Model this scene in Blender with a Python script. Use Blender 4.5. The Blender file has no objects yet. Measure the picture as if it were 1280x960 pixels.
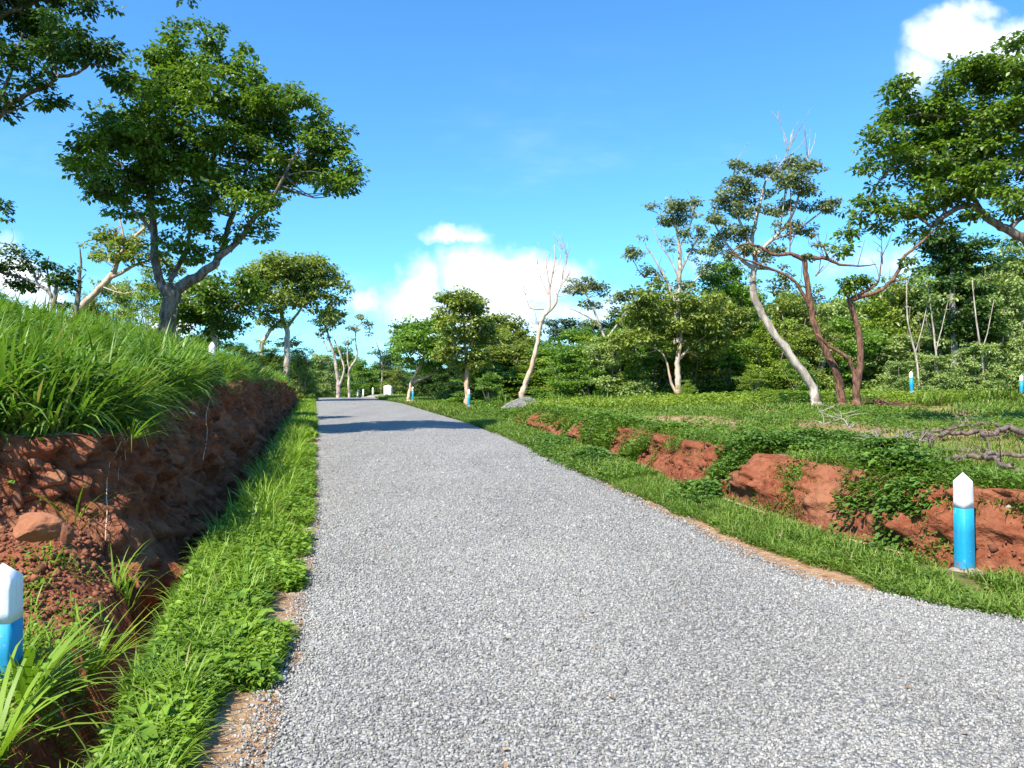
import bpy, math, random
import numpy as np
from mathutils import Vector, Matrix
rng = np.random.default_rng(7); random.seed(7)
S = bpy.context.scene; C = S.collection
R = math.radians

# ------------------------------------------------------------------ camera, sky, sun, exposure
cam = bpy.data.cameras.new('camera'); co = bpy.data.objects.new('camera', cam); C.objects.link(co)
F = 967.0; HZ = 490.0; EYE = 1.6
cam.sensor_width = 36; cam.lens = 36 * F / 1280; cam.clip_start = 0.05; cam.clip_end = 3000
co.location = (0, 0, EYE); co.rotation_euler = (R(90) + math.atan(10 / F), 0, 0)
S.camera = co
SUN_AZ, SUN_EL = R(217), R(50)          # azimuth clockwise from +Y
w = bpy.data.worlds.new("World"); S.world = w; w.use_nodes = True
nt = w.node_tree; N = nt.nodes; Lk = nt.links
bgn = N['Background']; sky = N.new('ShaderNodeTexSky'); sky.sky_type = 'NISHITA'; sky.sun_disc = False
sky.sun_elevation = SUN_EL; sky.sun_rotation = SUN_AZ; sky.air_density = 1.0; sky.dust_density = 0.4; sky.ozone_density = 2.0
bgn.inputs[1].default_value = 0.15

def mth(nt, op, a, b=None, clamp=False):
    n = nt.nodes.new('ShaderNodeMath'); n.operation = op; n.use_clamp = clamp
    for i, v in enumerate((a, b)):
        if v is None: continue
        if hasattr(v, 'is_linked'): nt.links.new(v, n.inputs[i])
        else: n.inputs[i].default_value = v
    return n.outputs[0]
def mixc(nt, f, a, b, mode='MIX'):
    n = nt.nodes.new('ShaderNodeMix'); n.data_type = 'RGBA'; n.blend_type = mode
    for s, v in ((n.inputs[0], f), (n.inputs[6], a), (n.inputs[7], b)):
        if hasattr(v, 'is_linked'): nt.links.new(v, s)
        elif isinstance(v, (int, float)): s.default_value = v
        else: s.default_value = (*v, 1)
    return n.outputs[2]
def noise(nt, vec, scale, detail=4, rough=0.55, dist=0.0, out='Fac'):
    n = nt.nodes.new('ShaderNodeTexNoise'); n.inputs['Scale'].default_value = scale
    n.inputs['Detail'].default_value = detail; n.inputs['Roughness'].default_value = rough
    n.inputs['Distortion'].default_value = dist
    if vec is not None: nt.links.new(vec, n.inputs['Vector'])
    return n.outputs[out]
def ramp(nt, v, lo, hi):
    n = nt.nodes.new('ShaderNodeMapRange'); n.interpolation_type = 'SMOOTHSTEP'
    nt.links.new(v, n.inputs[0]); n.inputs[1].default_value = lo; n.inputs[2].default_value = hi
    return n.outputs[0]

# clouds: soft masses fixed to directions of the sky
tc = N.new('ShaderNodeTexCoord'); sep = N.new('ShaderNodeSeparateXYZ'); Lk.new(tc.outputs['Generated'], sep.inputs[0])
ay = mth(nt, 'MAXIMUM', sep.outputs[1], 0.02)
u = mth(nt, 'DIVIDE', sep.outputs[0], ay); v = mth(nt, 'DIVIDE', sep.outputs[2], ay)
cmb = N.new('ShaderNodeCombineXYZ'); Lk.new(u, cmb.inputs[0]); Lk.new(v, cmb.inputs[1])
wrp = noise(nt, cmb.outputs[0], 9.0, 5, 0.6, 0.0, 'Color')
sw = N.new('ShaderNodeSeparateXYZ'); Lk.new(wrp, sw.inputs[0])
uu = mth(nt, 'ADD', u, mth(nt, 'MULTIPLY', mth(nt, 'SUBTRACT', sw.outputs[0], 0.5), 0.085))
vv = mth(nt, 'ADD', v, mth(nt, 'MULTIPLY', mth(nt, 'SUBTRACT', sw.outputs[1], 0.5), 0.085))
def blob(px, py, rx, ry, k=1.0):
    a = mth(nt, 'MULTIPLY', mth(nt, 'SUBTRACT', uu, (px - 640) / F), F / rx)
    b = mth(nt, 'MULTIPLY', mth(nt, 'SUBTRACT', vv, (HZ - py) / F), F / ry)
    d = mth(nt, 'SQRT', mth(nt, 'ADD', mth(nt, 'MULTIPLY', a, a), mth(nt, 'MULTIPLY', b, b)))
    return mth(nt, 'MULTIPLY', mth(nt, 'SUBTRACT', 1.0, d, True), k)
tot = None
for b in [(522, 365, 42, 60, 1.6), (600, 345, 95, 60, 1.5), (660, 352, 95, 50, 2.0), (570, 292, 70, 16, 1.1), (590, 395, 170, 65, 1.3),
          (720, 395, 130, 40, 0.9), (1205, 48, 88, 62, 1.7), (1275, 60, 90, 55, 1.6), (1150, 92, 42, 48, 1.1), (1340, 60, 100, 70, 1.4), (1225, 15, 60, 26, 1.2), (15, 345, 62, 42, 1.7), (-60, 330, 120, 60, 1.6),
          (40, 375, 90, 30, 1.0), (455, 378, 36, 22, 0.9), (480, 425, 60, 40, 0.5), (220, 405, 60, 40, 1.3), (910, 330, 90, 40, 0.5), (1100, 330, 130, 60, 0.55)]:
    o = blob(*b); tot = o if tot is None else mth(nt, 'MAXIMUM', tot, o)
puff = noise(nt, cmb.outputs[0], 14, 6, 0.62)
dens = mth(nt, 'ADD', tot, mth(nt, 'MULTIPLY', mth(nt, 'SUBTRACT', puff, 0.5), 1.5))
dens = ramp(nt, dens, 0.12, 1.25)
dens = mth(nt, 'MULTIPLY', dens, ramp(nt, tot, 0.0, 0.25))
# thin veils
str_ = N.new('ShaderNodeMapping'); str_.inputs['Scale'].default_value = (1.2, 4.0, 1); str_.inputs['Rotation'].default_value = (0, 0, R(28))
Lk.new(cmb.outputs[0], str_.inputs[0])
veil = mth(nt, 'MULTIPLY', ramp(nt, noise(nt, str_.outputs[0], 2.2, 6, 0.6), 0.5, 0.85), 0.34)
veil = mth(nt, 'MULTIPLY', veil, ramp(nt, v, 0.5, 0.1))
tint = mixc(nt, 1.0, sky.outputs[0], (0.36, 0.74, 1.0), 'MULTIPLY')
back = ramp(nt, sep.outputs[1], 0.02, 0.12)
fac = mth(nt, 'MULTIPLY', mth(nt, 'MAXIMUM', dens, veil), back)
cl = mixc(nt, ramp(nt, noise(nt, cmb.outputs[0], 10, 5, 0.6), 0.32, 0.62), (3.7, 4.2, 5.0), (5.9, 6.0, 6.2))
fin = mixc(nt, fac, tint, cl)
Lk.new(fin, bgn.inputs[0])
sl = bpy.data.lights.new('sun', 'SUN'); sl.energy = 4.9; sl.angle = R(0.55); sl.color = (1, 0.94, 0.82)
so = bpy.data.objects.new('sun', sl); C.objects.link(so)
tos = Vector((math.sin(SUN_AZ) * math.cos(SUN_EL), math.cos(SUN_AZ) * math.cos(SUN_EL), math.sin(SUN_EL)))
so.rotation_euler = tos.to_track_quat('Z', 'Y').to_euler(); so.location = tos * 60
vs = S.view_settings; vs.view_transform = 'Standard'; vs.look = 'None'; vs.exposure = 0.95; vs.gamma = 1; vs.use_curve_mapping = False
S.cycles.max_bounces = 6; S.cycles.diffuse_bounces = 3; S.cycles.transmission_bounces = 3; S.cycles.transparent_max_bounces = 4

# ------------------------------------------------------------------ helpers
def tag(o, label=None, cat=None, group=None, kind=None):
    for k, v in (('label', label), ('category', cat), ('group', group), ('kind', kind)):
        if v: o[k] = v
    return o
def empty(name, loc, label, cat, group=None):
    o = bpy.data.objects.new(name, None); o.location = loc; o.empty_display_size = 0.2; C.objects.link(o)
    return tag(o, label, cat, group)
def mesh_obj(name, V, Fs, mat, parent=None, attrs=None, smooth=False, origin=None):
    """Fs: list of int arrays (n,k)"""
    V = np.asarray(V, dtype=np.float32).reshape(-1, 3)
    if origin is not None: V = V - np.asarray(origin, dtype=np.float32)
    if not isinstance(Fs, (list, tuple)): Fs = [Fs]
    Fs = [np.asarray(f, dtype=np.int32) for f in Fs if len(f)]
    me = bpy.data.meshes.new(name)
    me.vertices.add(len(V)); me.vertices.foreach_set('co', V.ravel())
    loops = np.concatenate([f.ravel() for f in Fs]); tots = np.concatenate([np.full(len(f), f.shape[1], np.int32) for f in Fs])
    st = np.concatenate([[0], np.cumsum(tots)[:-1]]).astype(np.int32)
    me.loops.add(len(loops)); me.loops.foreach_set('vertex_index', loops)
    me.polygons.add(len(tots)); me.polygons.foreach_set('loop_start', st); me.polygons.foreach_set('loop_total', tots)
    if smooth: me.polygons.foreach_set('use_smooth', np.ones(len(tots), dtype=bool))
    for k, a in (attrs or {}).items():
        at = me.attributes.new(k, 'FLOAT', 'POINT'); at.data.foreach_set('value', np.asarray(a, np.float32))
    me.update(calc_edges=True); me.validate()
    if mat: me.materials.append(mat)
    o = bpy.data.objects.new(name, me); C.objects.link(o)
    if parent is not None: o.parent = parent
    if parent is None and origin is not None: o.location = origin
    return o
def P(px, py, d):
    return np.array([(px - 640) / F * d, d, EYE + (HZ - py) / F * d])

def _h(ix, iy, iz, seed):
    n = (ix * 73856093) ^ (iy * 19349663) ^ (iz * 83492791) ^ (seed * 2654435)
    n = (n ^ (n >> 13)) * 1274126177 & 0x7fffffff
    n = (n ^ (n >> 11)) * 668265263 & 0x7fffffff
    return (n & 0xffff) / 65535.0
def vnoise(x, y, z=0.0, seed=0):
    x = np.asarray(x, float); y = np.asarray(y, float); z = np.broadcast_to(np.asarray(z, float), x.shape)
    xi = np.floor(x).astype(np.int64); yi = np.floor(y).astype(np.int64); zi = np.floor(z).astype(np.int64)
    f = lambda t: t * t * (3 - 2 * t)
    xf, yf, zf = f(x - xi), f(y - yi), f(z - zi); r = 0
    for a in (0, 1):
        for b in (0, 1):
            for c in (0, 1):
                r = r + _h(xi + a, yi + b, zi + c, seed) * (xf if a else 1 - xf) * (yf if b else 1 - yf) * (zf if c else 1 - zf)
    return r
def fbm(x, y, z=0.0, o=4, seed=0):
    r, a, s = 0, 0.5, 0
    x = np.asarray(x, float); y = np.asarray(y, float); z = np.asarray(z, float)
    for i in range(o):
        r = r + a * vnoise(x * 2 ** i, y * 2 ** i, z * 2 ** i, seed + i); s += a; a *= 0.5
    return r / s
def sst(x, a, b):
    t = np.clip((np.asarray(x, float) - a) / (b - a), 0, 1); return t * t * (3 - 2 * t)

# ------------------------------------------------------------------ terrain functions
def curve(pts, sm=0.5):
    ys = np.array([p[0] for p in pts], float); xs = np.array([p[1] for p in pts], float)
    st = min(0.1, sm / 4); g = np.arange(-30, 260, st); v = np.interp(g, ys, xs)
    k = np.exp(-0.5 * (np.arange(-30, 31) * 0.1 / 0.1 * st / sm) ** 2); k /= k.sum()
    v = np.convolve(np.pad(v, 30, mode='edge'), k, 'valid')
    return lambda y: np.interp(y, g, v)
XL = curve([(-30, 9), (-8, 2.6), (-3, 0.5), (0, -0.55), (2, -0.95), (3.33, -1.17), (5.16, -1.44), (9.4, -2.42), (20, -5.1), (58, -14.9), (80, -21), (120, -34), (260, -90)])
XR = curve([(-30, 30), (-8, 17), (-2, 11), (1, 8.2), (3, 6.3), (4.4, 4.75), (5.4, 3.55), (6.3, 2.62), (8.02, 2.14), (10.7, 1.62), (13.9, 1.03), (20, 0), (26.6, -1.4), (35.4, -3.7), (45.5, -6.3), (53, -8.9), (60, -10.6), (80, -16), (120, -29), (260, -84)], 0.45)
XE = curve([(-30, 30), (-8, 17), (-2, 11), (1, 8.2), (3, 6.1), (4.4, 4.5), (5.27, 3.42), (5.6, 3.02), (6.0, 2.62), (6.3, 2.36), (7.3, 2.13), (8.65, 1.95), (10.7, 1.6), (13.9, 1.03), (20, 0), (26.6, -1.4), (35.4, -3.7), (45.5, -6.3), (53, -8.9), (60, -10.6), (80, -16), (120, -29), (260, -84)], 0.22)
VW = curve([(-30, .55), (3.4, .55), (5, .78), (7, .92), (16, .8), (260, .8)], .3)
ZR = curve([(-30, -0.1), (0, -0.01), (3, 0.003), (10, 0.15), (20, 0.36), (35, 0.675), (52, 1.03), (59, 1.12), (64, 1.08), (80, 0.7), (120, -0.2), (260, -3)], 1.2)
HTL = curve([(-30, 1.0), (3, 1.15), (5, 1.25), (6.8, 1.2), (7.6, 1.28), (8.6, 1.25), (9.6, 1.5), (11, 1.52), (12.5, 1.72), (15, 1.7), (17, 1.9), (20, 1.85), (24, 2.0), (35, 2.1), (44, 1.95), (56, 1.45), (64, 1.15), (80, 1.0), (260, -2)], 0.4)
FOOT = curve([(-30, 2.6), (4.6, 4.4), (5.9, 4.4), (6.02, 2.6), (6.3, 1.42), (6.6, 1.3), (7.6, 1.22), (8.6, 1.36), (10, 1.22), (12, 1.3), (14, 1.2), (17, 1.3), (30, 1.27), (42, 1.0), (260, 1.0)], 0.06)
ZF = curve([(-30, 0.72), (9, 0.74), (16, 0.86), (24, 1.02), (35, 1.2), (58, 1.42), (90, 1.3), (260, -1)], 1.5)
def cosR(y):
    d = (XR(y + 0.15) - XR(y - 0.15)) / 0.3
    return 1 / np.sqrt(1 + np.minimum(d * d, 2.5))
FW = 0.48
def left_profile(s, y):
    """height for the distance s left of the road's left edge"""
    zr = ZR(y); ft = FOOT(y); top = HTL(y)
    verge = zr + 0.02 + 0.03 * sst(s, 0, 0.4)
    vw = VW(y)
    ditch = -0.5 * (sst(s - vw, 0.0, 0.13) - sst(ft, 1.36, 1.9) * sst(s - vw, 0.34, 0.50)) * sst(y, 70, 50)
    shelf = 0.42 * sst(s - vw, 0.5, 1.0) * sst(y, 4.7, 6.1) * sst(ft, 1.36, 1.9)
    z = verge + ditch + shelf
    u_ = np.clip((s - ft) / FW, 0, 1)
    face = u_ ** 0.8
    z = z * (1 - face) + np.maximum(top, zr + 0.05) * face
    z = z + 0.25 * np.clip(s - ft - FW, 0, 3.0) * sst(y, 70, 30) + 0.05 * np.clip(s - ft - FW - 3.0, 0, 25) * sst(y, 80, 30)
    return z
def right_profile(s, y):
    zr = ZR(y); zf = np.maximum(ZF(y), zr + 0.03)
    zf = zr + (zf - zr) * (1 - 0.85 * sst(y, 21, 34) * (1 - sst(s, 3.0, 11)))
    z = zr - 0.01 + 0.05 * sst(s, 0.2, 0.6)
    z = z - 0.16 * (sst(s, 0.92, 1.0) - sst(s, 1.12, 1.2)) * sst(y, 30, 14)
    k = np.clip((s - 1.12) / 0.52, 0, 1) ** 0.75
    z = z * (1 - k) + zf * k
    return z + 0.22 * (vnoise(s * 0.22 + 5, y * 0.22, 0, 3) - 0.5) * sst(s, 1.8, 4)
def H(x, y):
    x = np.asarray(x, float); y = np.asarray(y, float)
    xl, xr = XL(y), XR(y)
    sl_ = xl - x; sr = (x - xr) * cosR(y)
    z = np.where(sl_ > 0, left_profile(np.maximum(sl_, 0), y), np.where(sr > 0, right_profile(np.maximum(sr, 0), y), ZR(y)))
    return z

# ------------------------------------------------------------------ materials
def newmat(name):
    m = bpy.data.materials.new(name); m.use_nodes = True
    return m, m.node_tree, m.node_tree.nodes['Principled BSDF']
def geo(nt): return nt.nodes.new('ShaderNodeNewGeometry').outputs['Position']
def attr(nt, n):
    a = nt.nodes.new('ShaderNodeAttribute'); a.attribute_name = n; return a.outputs['Fac']
def bump(nt, bsdf, h, strength, dist):
    b = nt.nodes.new('ShaderNodeBump'); b.inputs['Strength'].default_value = strength; b.inputs['Distance'].default_value = dist
    nt.links.new(h, b.inputs['Height']); nt.links.new(b.outputs[0], bsdf.inputs['Normal']); return b

def mat_ground():
    m, t, b = newmat('ground_soil'); p = geo(t); so_ = attr(t, 'soil')
    n1 = noise(t, p, 1.3, 6, 0.6); n2 = noise(t, p, 9, 6, 0.65); n3 = noise(t, p, 45, 4, 0.6)
    red = mixc(t, ramp(t, n2, 0.3, 0.7), (0.15, 0.038, 0.016), (0.28, 0.095, 0.048))
    red = mixc(t, ramp(t, n1, 0.4, 0.75), red, (0.30, 0.125, 0.065))
    red = mixc(t, ramp(t, n3, 0.66, 0.8), red, (0.42, 0.22, 0.12))
    tan = mixc(t, ramp(t, n2, 0.35, 0.7), (0.30, 0.16, 0.085), (0.42, 0.29, 0.17))
    grn = mixc(t, ramp(t, n2, 0.35, 0.65), (0.05, 0.075, 0.015), (0.16, 0.14, 0.05))
    base = mixc(t, ramp(t, so_, 0.3, 0.6), grn, tan)
    base = mixc(t, ramp(t, so_, 0.75, 0.95), base, red)
    t.links.new(base, b.inputs['Base Color']); b.inputs['Roughness'].default_value = 0.95; b.inputs['Specular IOR Level'].default_value = 0.15
    vo = t.nodes.new('ShaderNodeTexVoronoi'); vo.inputs['Scale'].default_value = 14; t.links.new(p, vo.inputs['Vector'])
    h = mth(t, 'ADD', mth(t, 'MULTIPLY', n2, 1.0), mth(t, 'ADD', mth(t, 'MULTIPLY', n3, 0.35), mth(t, 'MULTIPLY', vo.outputs['Distance'], 0.5)))
    bump(t, b, h, 0.9, 0.05); return m
def mat_road():
    m, t, b = newmat('road_chippings'); p = geo(t)
    vo = t.nodes.new('ShaderNodeTexVoronoi'); vo.inputs['Scale'].default_value = 48; t.links.new(p, vo.inputs['Vector'])
    sp = t.nodes.new('ShaderNodeSeparateXYZ'); t.links.new(vo.outputs['Color'], sp.inputs[0])
    c = mixc(t, sp.outputs[0], (0.19, 0.180, 0.165), (0.44, 0.418, 0.385))
    c = mixc(t, ramp(t, vo.outputs['Distance'], 0.45, 0.75), c, (0.09, 0.09, 0.1))
    big = noise(t, p, 0.55, 5, 0.6); c = mixc(t, mth(t, 'MULTIPLY', ramp(t, big, 0.35, 0.75), 0.28), c, (0.36, 0.335, 0.295))
    st_ = t.nodes.new('ShaderNodeMapping'); st_.inputs['Rotation'].default_value = (0, 0, R(-14.5)); st_.inputs['Scale'].default_value = (1.5, .08, 1); t.links.new(p, st_.inputs[0])
    c = mixc(t, mth(t, 'MULTIPLY', ramp(t, noise(t, st_.outputs[0], 1.0, 3, 0.5), 0.45, 0.7), 0.22), c, (0.15, 0.14, 0.125))
    n9 = noise(t, p, 11, 5, 0.7); c = mixc(t, mth(t, 'MULTIPLY', ramp(t, n9, 0.5, 0.75), 0.35), c, (0.15, 0.155, 0.165))
    t.links.new(c, b.inputs['Base Color']); b.inputs['Roughness'].default_value = 0.85; b.inputs['Specular IOR Level'].default_value = 0.3
    h = mth(t, 'SUBTRACT', sp.outputs[1], vo.outputs['Distance'])
    bump(t, b, h, 0.7, 0.012); return m
def mat_stone(name, c0, c1, var='tint', rough=0.8, scale=60):
    m, t, b = newmat(name); p = geo(t); a = attr(t, var)
    c = mixc(t, a, c0, c1); n = noise(t, p, scale, 5, 0.6)
    c = mixc(t, mth(t, 'MULTIPLY', n, 0.5), c, tuple(0.6 * x for x in c0)); t.links.new(c, b.inputs['Base Color'])
    b.inputs['Roughness'].default_value = rough; bump(t, b, n, 0.3, 0.01); return m
def mat_leaf(name, dark, light, dry=None, transl=0.35, rough=0.5, scale=1.2, spec=0.35):
    m, t, b = newmat(name); p = geo(t); a = attr(t, 'tint')
    n = noise(t, p, scale, 3, 0.6)
    f = mth(t, 'ADD', mth(t, 'MULTIPLY', a, 0.65), mth(t, 'MULTIPLY', ramp(t, n, 0.3, 0.7), 0.35))
    c = mixc(t, f, dark, light)
    if dry: c = mixc(t, ramp(t, a, 0.94, 0.97), c, dry)
    t.links.new(c, b.inputs['Base Color']); b.inputs['Roughness'].default_value = rough; b.inputs['Specular IOR Level'].default_value = spec
    tr = t.nodes.new('ShaderNodeBsdfTranslucent'); g = mixc(t, 1.0, c, (1.15, 1.25, 0.5), 'MULTIPLY'); t.links.new(g, tr.inputs[0])
    mx = t.nodes.new('ShaderNodeMixShader'); mx.inputs[0].default_value = transl
    t.links.new(b.outputs[0], mx.inputs[1]); t.links.new(tr.outputs[0], mx.inputs[2])
    t.links.new(mx.outputs[0], t.nodes['Material Output'].inputs[0]); return m
def mat_bark(name, c0, c1, scale=10, blot=None):
    m, t, b = newmat(name); p = geo(t)
    mp = t.nodes.new('ShaderNodeMapping'); mp.inputs['Scale'].default_value = (1, 1, 0.28); t.links.new(p, mp.inputs[0])
    n = noise(t, mp.outputs[0], scale, 7, 0.65); n2 = noise(t, p, 2.2, 4, 0.6)
    c = mixc(t, ramp(t, n, 0.35, 0.65), c0, c1)
    if blot: c = mixc(t, mth(t, 'MULTIPLY', ramp(t, n2, 0.52, 0.62), 0.7), c, blot)
    t.links.new(c, b.inputs['Base Color']); b.inputs['Roughness'].default_value = 0.9; b.inputs['Specular IOR Level'].default_value = 0.2
    bump(t, b, n, 0.9, 0.04); return m
def mat_paint(name, c, worn=(0.45, 0.42, 0.38), amt=0.6):
    m, t, b = newmat(name); p = geo(t)
    n = noise(t, p, 22, 6, 0.7); n2 = noise(t, p, 5, 4, 0.6)
    k = mixc(t, mth(t, 'MULTIPLY', ramp(t, n2, 0.45, 0.8), 0.25), c, tuple(x * 0.75 for x in c))
    k = mixc(t, mth(t, 'MULTIPLY', ramp(t, n, 0.62, 0.68), amt), k, worn)
    oc = t.nodes.new('ShaderNodeTexCoord'); oz = t.nodes.new('ShaderNodeSeparateXYZ'); t.links.new(oc.outputs['Object'], oz.inputs[0])
    mud = ramp(t, mth(t, 'ADD', oz.outputs[2], mth(t, 'MULTIPLY', noise(t, p, 16, 5, 0.7), 0.5)), 0.40, 0.33)
    k = mixc(t, mth(t, 'MULTIPLY', mud, 0.75), k, (0.26, 0.13, 0.07))
    sx = t.nodes.new('ShaderNodeMapping'); sx.inputs['Scale'].default_value = (1, 1, 0.12); t.links.new(p, sx.inputs[0])
    k = mixc(t, mth(t, 'MULTIPLY', ramp(t, noise(t, sx.outputs[0], 30, 5, 0.6), 0.55, 0.8), 0.25), k, (0.35, 0.28, 0.2))
    t.links.new(k, b.inputs['Base Color']); b.inputs['Roughness'].default_value = 0.6; bump(t, b, n, 0.25, 0.01); return m

M_ground = mat_ground(); M_road = mat_road()
M_chip = mat_stone('grey_chippings', (0.14, 0.132, 0.120), (0.50, 0.475, 0.435))
M_drain = mat_stone('stained_cement', (0.34, 0.20, 0.12), (0.52, 0.34, 0.22), scale=25)
M_rock = mat_stone('red_brown_rock', (0.15, 0.045, 0.02), (0.36, 0.14, 0.065), rough=0.95, scale=14)
M_gr_tall = mat_leaf('tall_grass_blades', (0.05, 0.12, 0.015), (0.25, 0.40, 0.06), (0.35, 0.30, 0.12), 0.35, 0.45)
M_gr_verge = mat_leaf('verge_grass_blades', (0.075, 0.16, 0.014), (0.32, 0.46, 0.045), (0.38, 0.32, 0.12), 0.35, 0.5)
M_herb = mat_leaf('verge_herb_leaves', (0.06, 0.145, 0.014), (0.27, 0.41, 0.035), None, 0.3, 0.5, 2.5)
M_herb2 = mat_leaf('roadside_leaves', (0.045, 0.11, 0.015), (0.19, 0.30, 0.035), None, 0.28, 0.5, 1.5)
M_gr_field = mat_leaf('field_grass_blades', (0.07, 0.14, 0.018), (0.24, 0.33, 0.045), (0.42, 0.35, 0.17), 0.3, 0.55, 0.5)
M_vine = mat_leaf('vine_leaves', (0.035, 0.09, 0.014), (0.15, 0.26, 0.035), None, 0.25, 0.5)
M_dry = mat_leaf('dry_leaves', (0.16, 0.08, 0.035), (0.40, 0.26, 0.12), None, 0.1, 0.7)
LEAF = {
 'deep': mat_leaf('deep_green_leaves', (0.04, 0.09, 0.012), (0.22, 0.33, 0.035), None, 0.38, 0.42, 1.2, .5),
 'dark': mat_leaf('dark_green_leaves', (0.024, 0.06, 0.012), (0.10, 0.18, 0.026), None, 0.22, 0.5),
 'olive': mat_leaf('olive_green_leaves', (0.09, 0.13, 0.02), (0.36, 0.42, 0.08), None, 0.36, 0.4, 1.2, .6),
 'grey': mat_leaf('grey_green_leaves', (0.08, 0.11, 0.04), (0.34, 0.38, 0.17), None, 0.28, 0.45),
 'mid': mat_leaf('mid_green_leaves', (0.06, 0.14, 0.018), (0.25, 0.40, 0.05), None, 0.38, 0.42, 1.2, .55),
 'pale': mat_leaf('pale_green_leaves', (0.12, 0.20, 0.05), (0.44, 0.52, 0.17), None, 0.32, 0.42, 1.0, 0.5),
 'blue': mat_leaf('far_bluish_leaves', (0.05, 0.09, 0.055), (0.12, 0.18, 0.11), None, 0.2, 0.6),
 'lime': mat_leaf('yellow_green_leaves', (0.10, 0.18, 0.02), (0.36, 0.45, 0.06), None, 0.35, 0.5),
}
BARK = {
 'brown': mat_bark('brown_bark', (0.08, 0.055, 0.042), (0.27, 0.20, 0.155), 12),
 'red': mat_bark('red_brown_bark', (0.075, 0.04, 0.028), (0.27, 0.135, 0.085), 14),
 'white': mat_bark('pale_bark', (0.30, 0.24, 0.19), (0.58, 0.50, 0.42), 7, (0.20, 0.14, 0.10)),
 'orange': mat_bark('pale_orange_bark', (0.42, 0.26, 0.17), (0.66, 0.47, 0.34), 7, (0.5, 0.44, 0.38)),
 'grey': mat_bark('grey_bark', (0.16, 0.13, 0.12), (0.40, 0.35, 0.32), 12),
}
M_white = mat_paint('white_paint', (0.80, 0.80, 0.80)); M_blue = mat_paint('blue_paint', (0.008, 0.30, 0.50), amt=0.35)
M_conc = mat_stone('rough_concrete', (0.26, 0.21, 0.16), (0.42, 0.35, 0.28), scale=30)

# ------------------------------------------------------------------ ground sheet, banks, road
def rows():
    y = [-30.0]
    while y[-1] < 250:
        t = y[-1]; y.append(t + (2.0 if t < -3 else 0.25 if t < 2.2 else 0.014 if 5.85 < t < 6.45 else max(0.045, 0.0075 * t) if t < 60 else 0.04 * t))
    return np.array(y)
YS = rows()
def grid_faces(nr, nc, c0, c1, flip=False):
    r = np.arange(nr - 1)[:, None]; c = np.arange(c0, c1)[None, :]
    a = (r * nc + c).ravel(); q = np.stack([a, a + 1, a + 1 + nc, a + nc], 1)
    return q[:, ::-1] if flip else q
def compact(V, Fc, A):
    us, inv = np.unique(Fc.ravel(), return_inverse=True)
    return V[us], inv.reshape(Fc.shape), {k: a[us] for k, a in A.items()}
# left side, offsets scale with the bank foot
fu = np.linspace(0, 1, 34)
cols = [('v', a) for a in np.linspace(0, 1, 30)] + [('f', a) for a in fu[1:]] + [('t', a) for a in np.concatenate([np.linspace(0, 3, 30)[1:], np.geomspace(3, 220, 46)[1:]])]
nL = len(cols); Y = np.repeat(YS[:, None], nL, 1); s = np.zeros_like(Y)
for j, (k, a) in enumerate(cols):
    ft = FOOT(YS); s[:, j] = a * ft if k == 'v' else ft + a * FW if k == 'f' else ft + FW + a
face_m = np.array([1.0 if k == 'f' else 0.0 for k, a in cols])[None, :] * np.ones_like(Y)
uf = np.clip((s - FOOT(Y)) / FW, 0, 1)
X = XL(Y) - s; Z = left_profile(s, Y)
bulge = np.sin(np.pi * np.clip(uf, 0, 1)) ** 0.6 * (uf > 0) * (uf < 1)
rough_f = sst(uf, 0, 0.15) * sst(s, FOOT(Y) + FW + 0.5, FOOT(Y) + FW - 0.02)
ch = fbm(Y * 1.6, Z * 2.2, X * 1.0, 3, 11) - 0.5
ch2 = np.abs(fbm(Y * 5, Z * 6, X * 5, 3, 21) - 0.5)
ch3 = fbm(Y * 16, Z * 16, X * 16, 3, 5) - 0.5
disp = (0.65 * ch + 0.75 * ch2 + 0.16 * ch3) * rough_f
X = X + disp * 0.95 + 0.05 * bulge; Yd = Y - disp * 0.35 * sst(Y, 2, 4)
Z = Z + 0.05 * (fbm(X * 2, Y * 2, 0, 3, 9) - 0.5) * sst(s, 0.1, 0.5) + 0.07 * (ch3 + ch) * rough_f
soil = np.where(s < 0.16, 0.55, 0.1) + 0.25 * (fbm(X * 1.5, Y * 1.5, 0, 3, 31) > 0.62)
soil = np.where((s > VW(Y) - .02), 1.0, soil); soil = np.where(s > FOOT(Y) + FW + 0.12 + 0.25 * (vnoise(Y * 1.7, X, 0, 8)), 0.2, soil)
soil = np.where((s > 1.25) & (uf <= 0) & (Y < 4.3), 0.5, soil)
V = np.stack([X, Yd, Z], -1).reshape(-1, 3); A = {'soil': soil.ravel()}
fL = grid_faces(len(YS), nL, 0, nL - 1, True)
cidx = (fL[:, 0] % nL); isb = (cidx >= 28) & (cidx < 66)
v_, f_, a_ = compact(V, fL[~isb], A); g1 = (v_, f_, a_['soil'])
v_, f_, a_ = compact(V, fL[isb], A)
tag(mesh_obj('earth_bank', v_, f_, M_ground, attrs=a_, smooth=True), 'tall cut bank of red earth left of the road', None, None, 'structure')
from mathutils.bvhtree import BVHTree
BVH = BVHTree.FromPolygons([tuple(map(float, q)) for q in v_], [tuple(map(int, q)) for q in f_])
def hit(px, py):
    d = Vector(((px - 640) / F, 1, (HZ - py) / F)); L = d.length; h = BVH.ray_cast(Vector((0, 0, EYE)), d / L)
    return h[0].y if h[0] is not None else bank_x(px)
def bank_x(px):      # depth where the ray of a column meets the face of the left bank
    for y in np.arange(4.9, 60, .02):
        if XL(y) - (px - 640) / F * y < FOOT(y) + FW * 0.35: return float(y)
    return 20.0
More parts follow.
